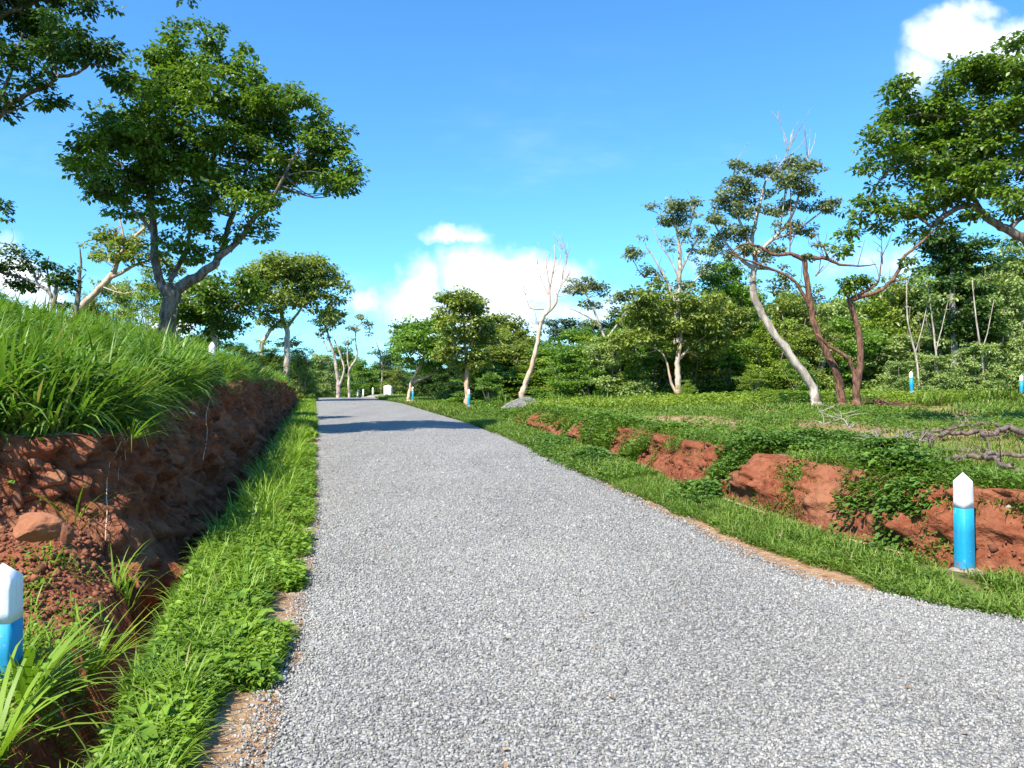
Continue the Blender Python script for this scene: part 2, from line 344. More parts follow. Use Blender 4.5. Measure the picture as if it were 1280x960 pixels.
# right side
cols = np.concatenate([np.linspace(0, 1.1, 26), np.linspace(1.12, 1.68, 26), np.linspace(1.7, 6, 50)[1:], np.geomspace(6, 240, 50)[1:]])
nR = len(cols); Y = np.repeat(YS[:, None], nR, 1); s = np.repeat(cols[None, :], len(YS), 0)
Z = right_profile(s, Y); uf = np.clip((s - 1.12) / 0.52, 0, 1); hgt = np.clip((ZF(Y) - ZR(Y)) / 0.5, 0, 1)
rf = sst(uf, 0.05, 0.3) * sst(s, 2.3, 1.6) * hgt
ch = fbm(Y * 1.4 + 9, Z * 2, s * 1.2, 3, 41) - 0.5; ch2 = np.abs(fbm(Y * 5, Z * 6, s * 5, 3, 51) - 0.5); ch3 = fbm(Y * 15, Z * 15, s * 15, 3, 15) - 0.5
ss = s - (0.8 * ch + 0.28 * ch2 + 0.2 * ch3) * rf * sst(s, 0.9, 1.3)
X = XR(Y) + ss / cosR(Y)
Z = Z + 0.05 * (fbm(X * 2, Y * 2, 0, 3, 19) - 0.5) * sst(s, 0.1, 0.5) + 0.10 * (ch3 + ch) * rf
pt = fbm(X * 0.55, Y * 0.35, 0, 4, 71)
soil = np.where(s < 0.10 + 0.22 * sst(Y, 16, 9), 0.7, 0.2)
soil = np.where((s > 0.9) & (s < 1.75 + 0.3 * vnoise(Y * 2, s, 0, 2)), 1.0, soil)
soil = np.where(s > 1.9, np.where((pt > 0.54) | (((X - 6.7) / 2.8) ** 2 + ((Y - 11.0) / 3.0) ** 2 < 0.8 + .4 * vnoise(X * 1.5, Y * 1.5, 0, 61)), 0.68, 0.15), soil)
V = np.stack([X, Y, Z], -1).reshape(-1, 3); A = {'soil': soil.ravel()}
fR = grid_faces(len(YS), nR, 0, nR - 1, False); cidx = fR[:, 0] % nR; isb = (cidx >= 22) & (cidx < 53)
v_, f_, a_ = compact(V, fR[~isb], A); g2 = (v_, f_, a_['soil'])
v_, f_, a_ = compact(V, fR[isb], A)
tag(mesh_obj('earth_bank', v_, f_, M_ground, attrs=a_, smooth=True), 'low broken bank of red earth right of the road', None, None, 'structure')
# strip beneath the road joins both sides
tt = np.linspace(0, 1, 6); Y = np.repeat(YS[:, None], 6, 1); X = XL(Y) * (1 - tt) + XR(Y) * tt; Z = ZR(Y) - 0.012 + 0.022 * sst(np.abs(tt * 2 - 1), 0.99, 1)[None, :] * 0
Z[:, 0] = left_profile(np.zeros(len(YS)), YS); Z[:, -1] = right_profile(np.zeros(len(YS)), YS); Z[:, 1:-1] = (ZR(YS) - 0.012)[:, None]
g3 = (np.stack([X, Y, Z], -1).reshape(-1, 3), grid_faces(len(YS), 6, 0, 5), np.full(X.size, 0.7))
V, Fc, So, off = [], [], [], 0
for g in (g1, g2, g3):
    V.append(g[0]); Fc.append(g[1] + off); So.append(g[2]); off += len(g[0])
tag(mesh_obj('ground', np.concatenate(V), np.concatenate(Fc), M_ground, attrs={'soil': np.concatenate(So)}, smooth=True), None, None, None, 'structure')
nc = 40; tt = np.linspace(0, 1, nc); m = YS < 140; ys = YS[m]; Y = np.repeat(ys[:, None], nc, 1)
eL = 0.06 * (fbm(ys * 2.2, ys * 0, 0, 4, 2) - 0.5) * 2; eR = 0.07 * (fbm(ys * 2.0, ys * 0 + 4, 0, 4, 3) - 0.5) * 2
X = (XL(Y) + eL[:, None]) * (1 - tt) + (XE(Y) + eR[:, None]) * tt
Z = ZR(Y) + 0.026 + 0.035 * (1 - (2 * tt - 1) ** 2)[None, :] + 0.012 * (fbm(X * 1.2, Y * 1.2, 0, 3, 4) - 0.5)
Z[:, 0] -= 0.03; Z[:, -1] -= 0.03
def road_z(x, y):
    t = np.clip((x - XL(y)) / (XE(y) - XL(y)), 0, 1)
    return ZR(y) + 0.026 + 0.035 * (1 - (2 * t - 1) ** 2) + 0.012 * (fbm(x * 1.2, y * 1.2, 0, 3, 4) - 0.5)
tag(mesh_obj('road', np.stack([X, Y, Z], -1).reshape(-1, 3), grid_faces(len(ys), nc, 0, nc - 1), M_road, smooth=True), None, None, None, 'structure')

# thin pale edge of the old drain trench
yy = np.arange(6.75, 11.2, .03); V = []
for y_ in yy:
    so_ = .86 + .02 * float(vnoise(y_ * 3, 0, 0, 6)); hh = .05 * float(sst(vnoise(y_ * 1.4, 3, 0, 8), .22, .4)) + .012
    for ds, dz in ((-.022, -.05), (-.016, hh - .01), (0, hh), (.016, hh - .008), (.022, -.05)):
        x_ = XR(y_) + (so_ + ds) / cosR(y_); V.append((x_, y_, float(H(x_, y_)) + .03 * 0 + dz + .012))
tag(mesh_obj('drain_edge', np.array(V), grid_faces(len(yy), 5, 0, 4), M_drain, attrs={'tint': rng.random(len(V))}, smooth=True), 'thin pale cement edge of the drain at the foot of the low right bank', 'drain edge')
# ------------------------------------------------------------------ scatter: chippings
def inview(x, y, m=1.2): return (y > 1.7) & (np.abs(x) < 0.70 * y + m)
OCT = np.array([[1, 0, 0], [-1, 0, 0], [0, 1, 0], [0, -1, 0], [0, 0, 1], [0, 0, -1]], float)
OCF = np.array([[0, 2, 4], [2, 1, 4], [1, 3, 4], [3, 0, 4], [2, 0, 5], [1, 2, 5], [3, 1, 5], [0, 3, 5]])
def rot_rand(n):
    q = rng.normal(size=(n, 4)); q /= np.linalg.norm(q, axis=1)[:, None]; a, b, c, d = q.T
    return np.stack([np.stack([1 - 2 * (c * c + d * d), 2 * (b * c - a * d), 2 * (b * d + a * c)], -1),
                     np.stack([2 * (b * c + a * d), 1 - 2 * (b * b + d * d), 2 * (c * d - a * b)], -1),
                     np.stack([2 * (b * d - a * c), 2 * (c * d + a * b), 1 - 2 * (b * b + c * c)], -1)], 1)
def stones(P0, size, flat=0.6):
    n = len(P0); L = OCT[None] * (size[:, None, None] * np.array([1, 0.8, flat])) * rng.uniform(0.6, 1.3, (n, 6, 1))
    L = np.einsum('nij,nkj->nki', rot_rand(n), L)
    V = (L + P0[:, None, :]).reshape(-1, 3); Fc = (OCF[None] + 6 * np.arange(n)[:, None, None]).reshape(-1, 3)
    return V, Fc, np.repeat(rng.random(n), 6)
def put_chips():
    pts = []
    for y0, y1, den, sz in ((1.9, 4.6, 5200, 1), (4.6, 7.5, 3700, 1.12), (7.5, 12.5, 1900, 1.35), (12.5, 24, 520, 1.6)):
        n = int(den * (y1 - y0) * 9); y = rng.uniform(y0, y1, n); x = rng.uniform(-9 if y0 > 12 else -4, 9 if y0 < 12 else 3, n)
        kp = rng.random(n) < np.interp(y, [0, 7, 12.5, 12.51, 24], [1, 1, .45, 1, 0.05]); x, y = x[kp], y[kp]; n = len(x)
        k = (x > XL(y) - 0.06 + rng.normal(0, 0.05, n)) & (x < XE(y) + 0.05 + rng.normal(0, 0.06, n)) & inview(x, y, 0.5)
        x, y = x[k], y[k]; z = np.where((x > XL(y)) & (x < XE(y)), road_z(x, y), ZR(y) + 0.02)
        pts.append(np.stack([x, y, z + 0.003, (0.0052 + rng.gamma(3, .0015, len(x))) * sz], 1))
    p = np.concatenate(pts); V, Fc, T = stones(p[:, :3], p[:, 3])
    bx, by = np.repeat(p[:, 0], 6), np.repeat(p[:, 1], 6); T = np.clip(.02 + .96 * T + .55 * (fbm(bx * .7, by * .45, 0, 4, 88) - .5), 0, 1)
    tag(mesh_obj('loose_chippings', V, Fc, M_chip, attrs={'tint': T}), 'loose grey stone chippings covering the road surface', 'gravel', None, 'stuff')
put_chips()

def clods():
    out = []
    n = 4200; y = 4.8 + 14 * rng.random(n) ** 1.6; s_ = np.concatenate([rng.normal(1.12, .10, n // 2), rng.uniform(.95, 1.7, n - n // 2)])
    x = XR(y) + s_ / cosR(y); k = inview(x, y, .5); out.append(np.stack([x, y, H(x, y) + .012, rng.gamma(2, .006, n) + .006], 1)[k])
    n = 3200; y = rng.uniform(4.4, 6.4, n); x = XL(y) - rng.uniform(1.35, 3.2, n); k = inview(x, y, .3) & (XL(y) - x < FOOT(y) + .1); out.append(np.stack([x, y, H(x, y) + .012, rng.gamma(2, .006, n) + .006], 1)[k])
    n = 2500; y = 6.3 + 12 * rng.random(n) ** 1.6; x = XL(y) - FOOT(y) + rng.uniform(-.1, .25, n); out.append(np.stack([x, y, H(x, y) + .015, rng.gamma(2, .007, n) + .006], 1))
    q = np.concatenate(out); V, Fc, T = stones(q[:, :3], q[:, 3], .8)
    tag(mesh_obj('soil_crumbs', V, Fc, M_rock, attrs={'tint': T * .8}), 'loose red soil crumbs fallen along the foot of the cut banks', 'soil crumbs', None, 'stuff')
clods()
# ------------------------------------------------------------------ scatter: blades and leaves
def blades(P0, L, Wd, az, lean, bend, seg=3, tint=None):
    """P0 (n,3); lean = start angle from vertical; bend = extra angle at the tip"""
    n = len(P0); h = np.stack([np.cos(az), np.sin(az)], 1); side = np.stack([-np.sin(az), np.cos(az), np.zeros(n)], 1)
    pos = P0.copy(); V = []; 
    prof = {2: [1, .85, 0], 3: [.7, 1, .7, 0], 4: [.6, 1, .9, .6, 0], 5: [.55, .95, 1, .8, .5, 0]}[seg]
    for i in range(seg + 1):
        wv = (Wd * prof[i] * 0.5)[:, None] * side
        if i < seg: V.append(pos - wv); V.append(pos + wv)
        else: V.append(pos)
        a = lean + bend * ((i + 0.5) / seg) ** 1.2
        st = (L / seg)[:, None]
        pos = pos + st * np.concatenate([h * np.sin(a)[:, None], np.cos(a)[:, None]], 1)
    k = 2 * seg + 1; V = np.stack(V, 1).reshape(-1, 3); b = (np.arange(n) * k)[:, None]
    q = np.concatenate([b + np.array([2 * i, 2 * i + 1, 2 * i + 3, 2 * i + 2]) for i in range(seg - 1)]); t = b + np.array([2 * seg - 2, 2 * seg - 1, 2 * seg])
    if tint is None: tint = rng.random(n)
    return V, [q, t], np.repeat(tint, k)
def leaves(P0, D, Nn, L, Wd, full=False, tint=None, fold=0.25):
    """P0 base, D direction, Nn normal (n,3)"""
    n = len(P0); D = D / np.linalg.norm(D, axis=1)[:, None]; Sd = np.cross(D, Nn); Sd /= np.linalg.norm(Sd, axis=1)[:, None] + 1e-9
    Up = np.cross(Sd, D); L = L[:, None]; W = Wd[:, None] * 0.5
    if not full:
        V = np.stack([P0, P0 + D * L * 0.5 + Sd * W + Up * W * fold, P0 + D * L - Up * L * 0.12, P0 + D * L * 0.5 - Sd * W + Up * W * fold], 1)
        b = (np.arange(n) * 4)[:, None]; Fc = [np.concatenate([b + np.array([0, 1, 2]), b + np.array([0, 2, 3])])]; k = 4
    else:
        V = np.stack([P0, P0 + D * L * .28 + Sd * W * .85 + Up * W * fold, P0 + D * L * .65 + Sd * W * .8 + Up * (W * fold - L * .04), P0 + D * L - Up * L * .15,
                      P0 + D * L * .65 - Sd * W * .8 + Up * (W * fold - L * .04), P0 + D * L * .28 - Sd * W * .85 + Up * W * fold], 1)
        b = (np.arange(n) * 6)[:, None]; Fc = [np.concatenate([b + np.array([0, 1, 2, 3]), b + np.array([0, 3, 4, 5])])]; k = 6
    if tint is None: tint = rng.random(n)
    return V.reshape(-1, 3), Fc, np.repeat(tint, k)
def join(parts):
    V, F3, F4, T, o = [], [], [], [], 0
    for v, f, t in parts:
        for g in (f if isinstance(f, list) else [f]):
            (F3 if g.shape[1] == 3 else F4).append(g + o)
        V.append(v); T.append(t); o += len(v)
    return np.concatenate(V), [np.concatenate(x) for x in (F3, F4) if x], np.concatenate(T)
def emit(name, parts, mat, label, cat, **k):
    V, Fc, T = join(parts)
    return tag(mesh_obj(name, V, Fc, mat, attrs={'tint': T}), label, cat, None, 'stuff')

def tufts(cx, cy, nb, spread, L, Wd, lean=(0.1, 0.7), bend=(0.5, 1.6), seg=3, azb=None, z=None, lmul=None):
    n = len(cx) * nb; i = np.repeat(np.arange(len(cx)), nb)
    az = rng.uniform(0, 2 * np.pi, n)
    if azb is not None: az = azb[i] + rng.normal(0, 1.0, n)
    r = rng.random(n) * spread; x = cx[i] + np.cos(az) * r; y = cy[i] + np.sin(az) * r
    zz = (H(x, y) if z is None else z[i]) - 0.02
    ll = rng.uniform(L[0], L[1], n) * (1 if lmul is None else lmul[i])
    tb = np.repeat(rng.random(len(cx)), nb) * 0.6 + rng.random(n) * 0.42
    tb = np.where(rng.random(n) < 0.04, 0.99, np.minimum(tb, 0.93))
    return blades(np.stack([x, y, zz], 1), ll, rng.uniform(Wd[0], Wd[1], n), az, rng.uniform(*lean, n), rng.uniform(*bend, n), seg, tb)
def sample(fn, n, y0, y1, x0, x1, power=1.0):
    y = y0 + (y1 - y0) * rng.random(n) ** power; x = rng.uniform(0, 1, n)
    xa, xb = (x0(y) if callable(x0) else x0), (x1(y) if callable(x1) else x1)
    x = xa + (xb - xa) * x; k = fn(x, y) & (np.hypot(x - 3.87, y - 6.45) > .27) & (np.abs(x + .3877 * y) + np.abs(y - 14.6) * .3 > .42); return x[k], y[k]

# tall grass on the left bank
parts = []
bank_in = lambda s0, s1: (lambda x, y: (XL(y) - x > FOOT(y) + FW * s0) & (XL(y) - x < s1) & inview(x, y, 1.5))
left_lo = lambda y: -0.70 * y - 2
lm = lambda x, y: 0.45 + 1.0 * fbm(x * .9, y * .9, 0, 3, 55) + .25 * (vnoise(x * 3, y * 3, 0, 7) - .5)
x, y = sample(bank_in(1.25, 14), 5000, 3.5, 10, left_lo, lambda y: XL(y) - 1.2)
parts.append(tufts(x, y, 8, 0.08, (0.3, 0.95), (0.016, 0.040), seg=5, lean=(0.05, 0.95), bend=(0.3, 2.1), lmul=lm(x, y)))
x, y = sample(bank_in(1.2, 20), 5200, 10, 22, left_lo, lambda y: XL(y) - 1.2)
parts.append(tufts(x, y, 8, 0.14, (0.35, 0.95), (0.022, 0.045), seg=4, lean=(.05, .9), bend=(0.4, 1.8), lmul=lm(x, y)))
x, y = sample(bank_in(0.8, 30), 4500, 22, 58, left_lo, lambda y: XL(y) - 1.2)
parts.append(tufts(x, y, 7, 0.2, (0.35, 0.8), (0.04, 0.07), seg=3))
x, y = sample(bank_in(1.25, 12), 1300, 3.5, 14, left_lo, lambda y: XL(y) - 1.2)
parts.append(tufts(x, y, 7, 0.08, (0.6, 1.15), (0.018, 0.036), seg=5, lean=(0.1, 1.0), bend=(0.6, 2.0)))
# fringe hanging over the lip
y = 6.9 + 33 * rng.random(420) ** 1.5; x = XL(y) - FOOT(y) - FW * rng.uniform(0.9, 1.3, 420)
parts.append(tufts(x, y, 9, 0.05, (0.25, 0.6), (0.010, 0.02), lean=(0.4, 1.1), bend=(0.7, 1.8), seg=5))
emit('bank_grass', parts, M_gr_tall, 'tall lush green grass on top of the left red bank', 'grass')
# broad leafed weeds among the tall grass
x, y = sample(bank_in(1.1, 12), 3200, 4, 20, left_lo, lambda y: XL(y) - 1.2)
def herb(x, y, nl, h, L, asp=0.6, full=True, spread=0.08, z=None):
    n = len(x) * nl; i = np.repeat(np.arange(len(x)), nl); az = rng.uniform(0, 2 * np.pi, n)
    r = spread * np.sqrt(rng.random(n)); hh = rng.random(n) * h
    X_ = x[i] + np.cos(az) * r; Y_ = y[i] + np.sin(az) * r; Z_ = (H(X_, Y_) if z is None else z[i]) + hh
    el = rng.uniform(-0.4, 0.6, n); D = np.stack([np.cos(az) * np.cos(el), np.sin(az) * np.cos(el), np.sin(el)], 1)
    Nn = np.stack([rng.normal(0, .35, n), rng.normal(0, .35, n), np.ones(n)], 1)
    l = rng.uniform(*L, n); t = np.repeat(rng.random(len(x)), nl) * .6 + rng.random(n) * .35
    return leaves(np.stack([X_, Y_, Z_], 1), D, Nn, l, l * asp * rng.uniform(.8, 1.2, n), full, t)
emit('bank_weeds', [herb(x, y, 20, 0.55, (0.06, 0.15), 0.5, True, 0.2)], M_vine, 'broad leafed weeds mixed in the tall bank grass', 'weeds')

# left verge: thick low growth
parts, hp = [], []
vin = lambda x, y: inview(x, y, 0.8) & (XL(y) - x > 0.02 + 0.22 * (vnoise(y * 1.6, y * 0, 0, 6) > 0.55)) & (XL(y) - x < VW(y) + 0.05) & (fbm(x * 2.3, y * 2.3, 0, 2, 77) > 0.27)
LV = lambda y: XL(y) - VW(y) - .05; RV = lambda y: XL(y)
x, y = sample(vin, 9000, 1.9, 7, LV, RV); parts.append(tufts(x, y, 5, 0.03, (0.08, 0.19), (0.004, 0.008), seg=4))
x, y = sample(vin, 500, 1.9, 8, LV, RV); hp.append(herb(x, y, 9, 0.12, (0.05, 0.085), 0.6, True, 0.06))
x, y = sample(vin, 330, 1.9, 9, LV, lambda y: XL(y) - 0.15); parts.append(tufts(x, y, 14, 0.03, (0.14, 0.34), (0.006, 0.012), seg=5))
x, y = sample(vin, 15000, 1.9, 7, LV, RV); hp.append(herb(x, y, 8, 0.10, (0.018, 0.045), 0.6, True, 0.04))
x, y = sample(vin, 6000, 7, 18, LV, RV); parts.append(tufts(x, y, 5, 0.05, (0.08, 0.22), (0.008, 0.014), seg=3)); hp.append(herb(x, y, 7, 0.12, (0.035, 0.07), 0.6, False, 0.06))
x, y = sample(vin, 260, 8, 25, LV, lambda y: XL(y) - 0.3); parts.append(tufts(x, y, 12, 0.05, (0.3, 0.6), (0.010, 0.02), seg=4))
x, y = sample(vin, 5000, 18, 62, LV, RV); parts.append(tufts(x, y, 6, 0.1, (0.12, 0.35), (0.03, 0.05), seg=2)); hp.append(herb(x, y, 5, 0.15, (0.08, 0.14), 0.6, False, 0.1))
# ditch margins and the little shelf with the near post
din = lambda x, y: inview(x, y, 0.6) & (XL(y) - x > VW(y) + .42) & (XL(y) - x < FOOT(y) + 0.05) & ((y < 4.7) | (y > 6) | (rng.random(len(x)) < .15))
x, y = sample(din, 1700, 2.0, 5.6, lambda y: XL(y) - 2.6, RV); parts.append(tufts(x, y, 8, 0.04, (0.10, 0.28), (0.005, 0.011), seg=4)); hp.append(herb(x, y, 14, 0.12, (0.02, 0.045), 0.7, True, 0.07))
x, y = sample(din, 260, 5.6, 40, lambda y: XL(y) - 2.0, RV, 2.0); parts.append(tufts(x, y, 14, 0.05, (0.3, 0.65), (0.008, 0.016), seg=5))
emit('verge_grass', parts, M_gr_verge, 'bright green grass on the verge left of the road', 'grass')
emit('verge_herbs', hp, M_herb, 'low leafy herbs on the verge left of the road', 'herbs')

# right verge and bank cover
parts, hp = [], []
sR = lambda x, y: (x - XR(y)) * cosR(y)
def rv(x, y):
    s = sR(x, y); dirt = np.interp(y, [5.3, 5.8, 6.5, 9, 14, 60], [-.36, -.25, .12, .12, .0, .0]) + .18 * (vnoise(y * 1.6, y * 0, 0, 13) - .5)
    return inview(x, y, 0.8) & (s > dirt + 0.03) & (s < 1.0) & (fbm(x * 1.7, y * 1.7, 0, 2, 91) > 0.2)
RE = lambda y: XR(y); R1 = lambda y: XR(y) + 1.15 / cosR(y)
x, y = sample(rv, 13000, 3.5, 12, lambda y: XR(y) - .5, R1); parts.append(tufts(x, y, 6, 0.04, (0.06, 0.2), (0.005, 0.010), seg=3)); hp.append(herb(x, y, 6, 0.07, (0.02, 0.045), 0.6, False, 0.05))
x, y = sample(rv, 9000, 12, 30, RE, R1); parts.append(tufts(x, y, 6, 0.08, (0.1, 0.28), (0.012, 0.022), seg=3)); hp.append(herb(x, y, 6, 0.13, (0.04, 0.08), 0.6, False, 0.08))
x, y = sample(rv, 5000, 30, 62, RE, R1); parts.append(tufts(x, y, 6, 0.15, (0.12, 0.35), (0.03, 0.06), seg=2))
def bankveg(x, y):      # where plants spill over the low bank
    s = sR(x, y); bare = (sst(y, 6.9, 7.5) * sst(y, 9.7, 9.2) + sst(y, 10.9, 11.3) * sst(y, 16.5, 15) + sst(y, 5.0, 5.2) * sst(y, 6.5, 6.2) * 0.6 + sst(y, 36.5, 37) * sst(y, 42, 41.5) + sst(y, 24, 24.5) * sst(y, 27, 26.5))
    c = fbm(x * 1.1, y * 1.1, 0, 3, 33); return inview(x, y, 0.8) & (s > 0.95) & (s < 2.2) & ((bare < 0.5) & (c > 0.40) | (s > 1.78) & (c > 0.42) | (c > 0.63))
x, y = sample(bankveg, 7000, 4.5, 14, lambda y: XR(y) + 0.9, lambda y: XR(y) + 2.6 / cosR(y)); parts.append(tufts(x, y, 6, 0.05, (0.08, 0.26), (0.006, 0.013), seg=3)); hp.append(herb(x, y, 9, 0.14, (0.025, 0.055), 0.65, False, 0.08))
x, y = sample(bankveg, 9000, 14, 60, lambda y: XR(y) + 0.9, lambda y: XR(y) + 2.6, 1.5); parts.append(tufts(x, y, 6, 0.1, (0.12, 0.32), (0.02, 0.04), seg=3)); hp.append(herb(x, y, 7, 0.2, (0.06, 0.11), 0.65, False, 0.12))
n = 650; a = rng.uniform(0, 6.28, n); r_ = np.sqrt(rng.random(n)); x = 4.25 + .62 * r_ * np.cos(a); y = 8.05 + .5 * r_ * np.sin(a)
parts.append(tufts(x, y, 7, 0.05, (0.15, 0.38), (0.008, 0.016), lean=(.3, 1.1), bend=(.6, 1.6), seg=4, azb=np.full(n, -2.2)))
n = 1500; y = 5 + 22 * rng.random(n) ** 1.4; k = fbm(y * .9, y * 0, 0, 3, 66) > .44; y = y[k]; n = len(y); x = XR(y) + (1.42 + rng.uniform(0, .45, n)) / cosR(y)
parts.append(tufts(x, y, 7, 0.05, (0.12, 0.34), (0.007, 0.014), lean=(.3, 1.2), bend=(.6, 1.6), seg=4))
hp.append(herb(x, y, 6, 0.14, (0.03, 0.06), 0.65, False, 0.12))
emit('roadside_grass', parts, M_gr_field, 'green grass along the right edge of the road and over its low bank', 'grass')
emit('roadside_herbs', hp, M_herb2, 'low leafy weeds along the right edge of the road and its bank', 'weeds')

# dry leaves dropped on the road and verges
n = 260; y = 2.2 + 12 * rng.random(n) ** 1.3; x = XL(y) - .6 + (XE(y) - XL(y) + .9) * np.where(rng.random(n) < .6, rng.random(n) ** 4, 1 - rng.random(n) ** 3); k = inview(x, y, .3); x, y = x[k], y[k]; n = len(x)
a = rng.uniform(0, 6.28, n); D = np.stack([np.cos(a), np.sin(a), rng.normal(0, .15, n)], 1)
emit('leaf_litter', [leaves(np.stack([x, y, np.where((x > XL(y)) & (x < XE(y)), road_z(x, y), H(x, y)) + .015], 1), D, np.stack([rng.normal(0, .3, n), rng.normal(0, .3, n), np.ones(n)], 1), rng.uniform(.03, .06, n), rng.uniform(.012, .025, n), True)], M_dry, 'scattered dry brown leaves along the road edges', 'dry leaves')
# field
parts = []
BR = lambda x, y: ((x - 6.7) / 2.8) ** 2 + ((y - 11.0) / 3.0) ** 2 > 0.75 + .5 * vnoise(x * 1.5, y * 1.5, 0, 61)
def fld(x, y): 
    c = fbm(x * 0.55, y * 0.35, 0, 4, 71); return inview(x, y, 2.0) & (sR(x, y) > 1.7) & ((c < 0.545) & (BR(x, y) | (rng.random(len(x)) < .3)) | (rng.random(len(x)) < 0.08))
FE = lambda y: XR(y) + 1.4; FX = lambda y: 0.70 * y + 2.5
x, y = sample(fld, 16000, 6.5, 13, FE, FX); parts.append(tufts(x, y, 6, 0.06, (0.06, 0.2), (0.006, 0.012), seg=3))
x, y = sample(fld, 17000, 13, 22, FE, FX); parts.append(tufts(x, y, 6, 0.1, (0.07, 0.22), (0.012, 0.022), seg=2))
x, y = sample(fld, 16000, 22, 40, FE, FX); parts.append(tufts(x, y, 6, 0.18, (0.12, 0.34), (0.03, 0.05), seg=2))
x, y = sample(fld, 9000, 40, 75, FE, FX); parts.append(tufts(x, y, 6, 0.3, (0.15, 0.45), (0.05, 0.09), seg=2))
x, y = sample(lambda x, y: inview(x, y, 2) & (sR(x, y) > 3) & (fbm(x * .3, y * .3, 0, 2, 17) > 0.42), 5200, 28, 37.5, FE, FX); parts.append(tufts(x, y, 9, 0.25, (0.3, 0.9), (0.03, 0.055), seg=3, lean=(.05, .8), bend=(0.3, 1.6), lmul=.2 + 1.3 * fbm(x * .5, y * .5, 0, 3, 44) ** 1.2))
x, y = sample(lambda x, y: inview(x, y, 2) & (sR(x, y) > 3) & (fbm(x * .4, y * .4, 0, 2, 18) > 0.45), 3500, 27, 37, FE, FX)
emit('thicket_edge_weeds', [herb(x, y, 14, 0.5, (0.08, 0.17), 0.5, False, 0.3)], LEAF['lime'], 'bright leafy weeds along the foot of the thicket', 'weeds')
emit('field_grass', parts, M_gr_field, 'patchy yellow green grass of the clearing right of the road', 'grass')
def beyond(x, y): return (x < XL(y) - 0.1) | (x > XR(y) + 0.1)
x, y = sample(beyond, 9000, 57, 78, -34, 6)
emit('far_grass', [tufts(x, y, 6, 0.3, (0.2, 0.5), (0.06, 0.1), seg=2)], M_gr_verge, 'rough grass around the crest at the end of the road', 'grass')
x, y = sample(lambda x, y: inview(x, y, 1.5) & (sR(x, y) > 1.9) & (fbm(x * .8, y * .5, 0, 3, 123) > .52) & BR(x, y), 5000, 7.5, 26, FE, FX)
emit('field_weeds', [herb(x, y, 12, 0.2, (0.04, 0.085), 0.6, False, 0.16)], M_herb2, 'low leafy weeds scattered over the clearing right of the road', 'weeds')
# creeping vine patches over the low bank
vp = []
for cx, cy, rx, ry, n in ((3.45, 10.6, 1.15, 0.7, 1000), (4.9, 10.2, 0.7, 0.5, 300), (3.85, 8.05, 0.4, 0.35, 330), (2.6, 10.3, 0.3, 0.6, 300), (3.95, 7.9, .5, .45, 620), (3.72, 7.3, .34, .36, 520), (1.5, 14.5, .5, 1.2, 500), (0.9, 17.5, 0.6, 2.5, 700), (4.9, 12.5, 1.5, .8, 600)):
    n = int(n * .62); a = rng.uniform(0, 2 * np.pi, n); r = np.sqrt(rng.random(n)) * (0.75 + 0.5 * np.sin(a * 3 + cx) + .3 * np.sin(a * 7)); x = cx + np.cos(a) * r * rx; y = cy + np.sin(a) * r * ry
    hm = 0.05 + 0.15 * (1 - r ** 2).clip(0)
    vp.append(herb(x, y, 12, 0.08, (0.035, 0.075), 0.75, True, 0.1, z=H(x, y) + hm * rng.random(n)))
emit('creeping_vine', vp, M_vine, 'dark green creeping plants spilling over the low right bank', 'creeper')

# ------------------------------------------------------------------ tubes
def smooth_path(pts, k):
    p = np.asarray(pts, float); n = len(p)
    if n < 3: k = max(k, 2)
    out = []
    for i in range(n - 1):
        a, b, c, d = p[max(i - 1, 0)], p[i], p[i + 1], p[min(i + 2, n - 1)]
        for t in np.arange(k) / k:
            out.append(0.5 * (2 * b + (c - a) * t + (2 * a - 5 * b + 4 * c - d) * t * t + (3 * b - a - 3 * c + d) * t ** 3))
    out.append(p[-1]); return np.array(out)
def tube(pts4, k=4, sides=8, wob=0.0, seed=0):
    """pts4: (x,y,z,r)"""
    q = smooth_path(pts4, k); n = len(q); c = q[:, :3].copy(); r = np.maximum(q[:, 3], 0.002)
    if wob:
        t = np.linspace(0, n * 0.7, n); g = np.random.default_rng(seed)
        for ax in range(3):
            c[1:-1, ax] += (vnoise(t[1:-1], t[1:-1] * 0 + g.uniform(0, 99), 0, seed % 97) - 0.5) * wob * r[1:-1] * 2.2
    T = np.gradient(c, axis=0); T /= np.linalg.norm(T, axis=1)[:, None] + 1e-9
    ref = np.array([0.3, 1, 0.1]); U = np.cross(T, ref); U /= np.linalg.norm(U, axis=1)[:, None] + 1e-9; W = np.cross(T, U)
    a = np.arange(sides) * 2 * np.pi / sides; rr = r[:, None] * (1 + 0.12 * (vnoise(np.arange(n)[:, None] * 0.8 + a * 0, a[None] * 1.3 + 0 * np.arange(n)[:, None], 0, seed % 31) - 0.5) * 2)
    V = c[:, None, :] + rr[:, :, None] * (np.cos(a)[None, :, None] * U[:, None, :] + np.sin(a)[None, :, None] * W[:, None, :])
    V = V.reshape(-1, 3); i = (np.arange(n - 1) * sides)[:, None]; j = np.arange(sides)[None]; j2 = (j + 1) % sides
    Fq = np.stack([i + j, i + j2, i + sides + j2, i + sides + j], -1).reshape(-1, 4)
    V = np.concatenate([V, c[-1:] + T[-1:] * r[-1], c[:1] - T[:1] * r[0] * .5]); e = n * sides; b = (n - 1) * sides
    Ft = np.concatenate([np.stack([b + np.arange(sides), b + (np.arange(sides) + 1) % sides, np.full(sides, e)], 1), np.stack([(np.arange(sides) + 1) % sides, np.arange(sides), np.full(sides, e + 1)], 1)])
    return V, [Fq, Ft], np.zeros(len(V)), q

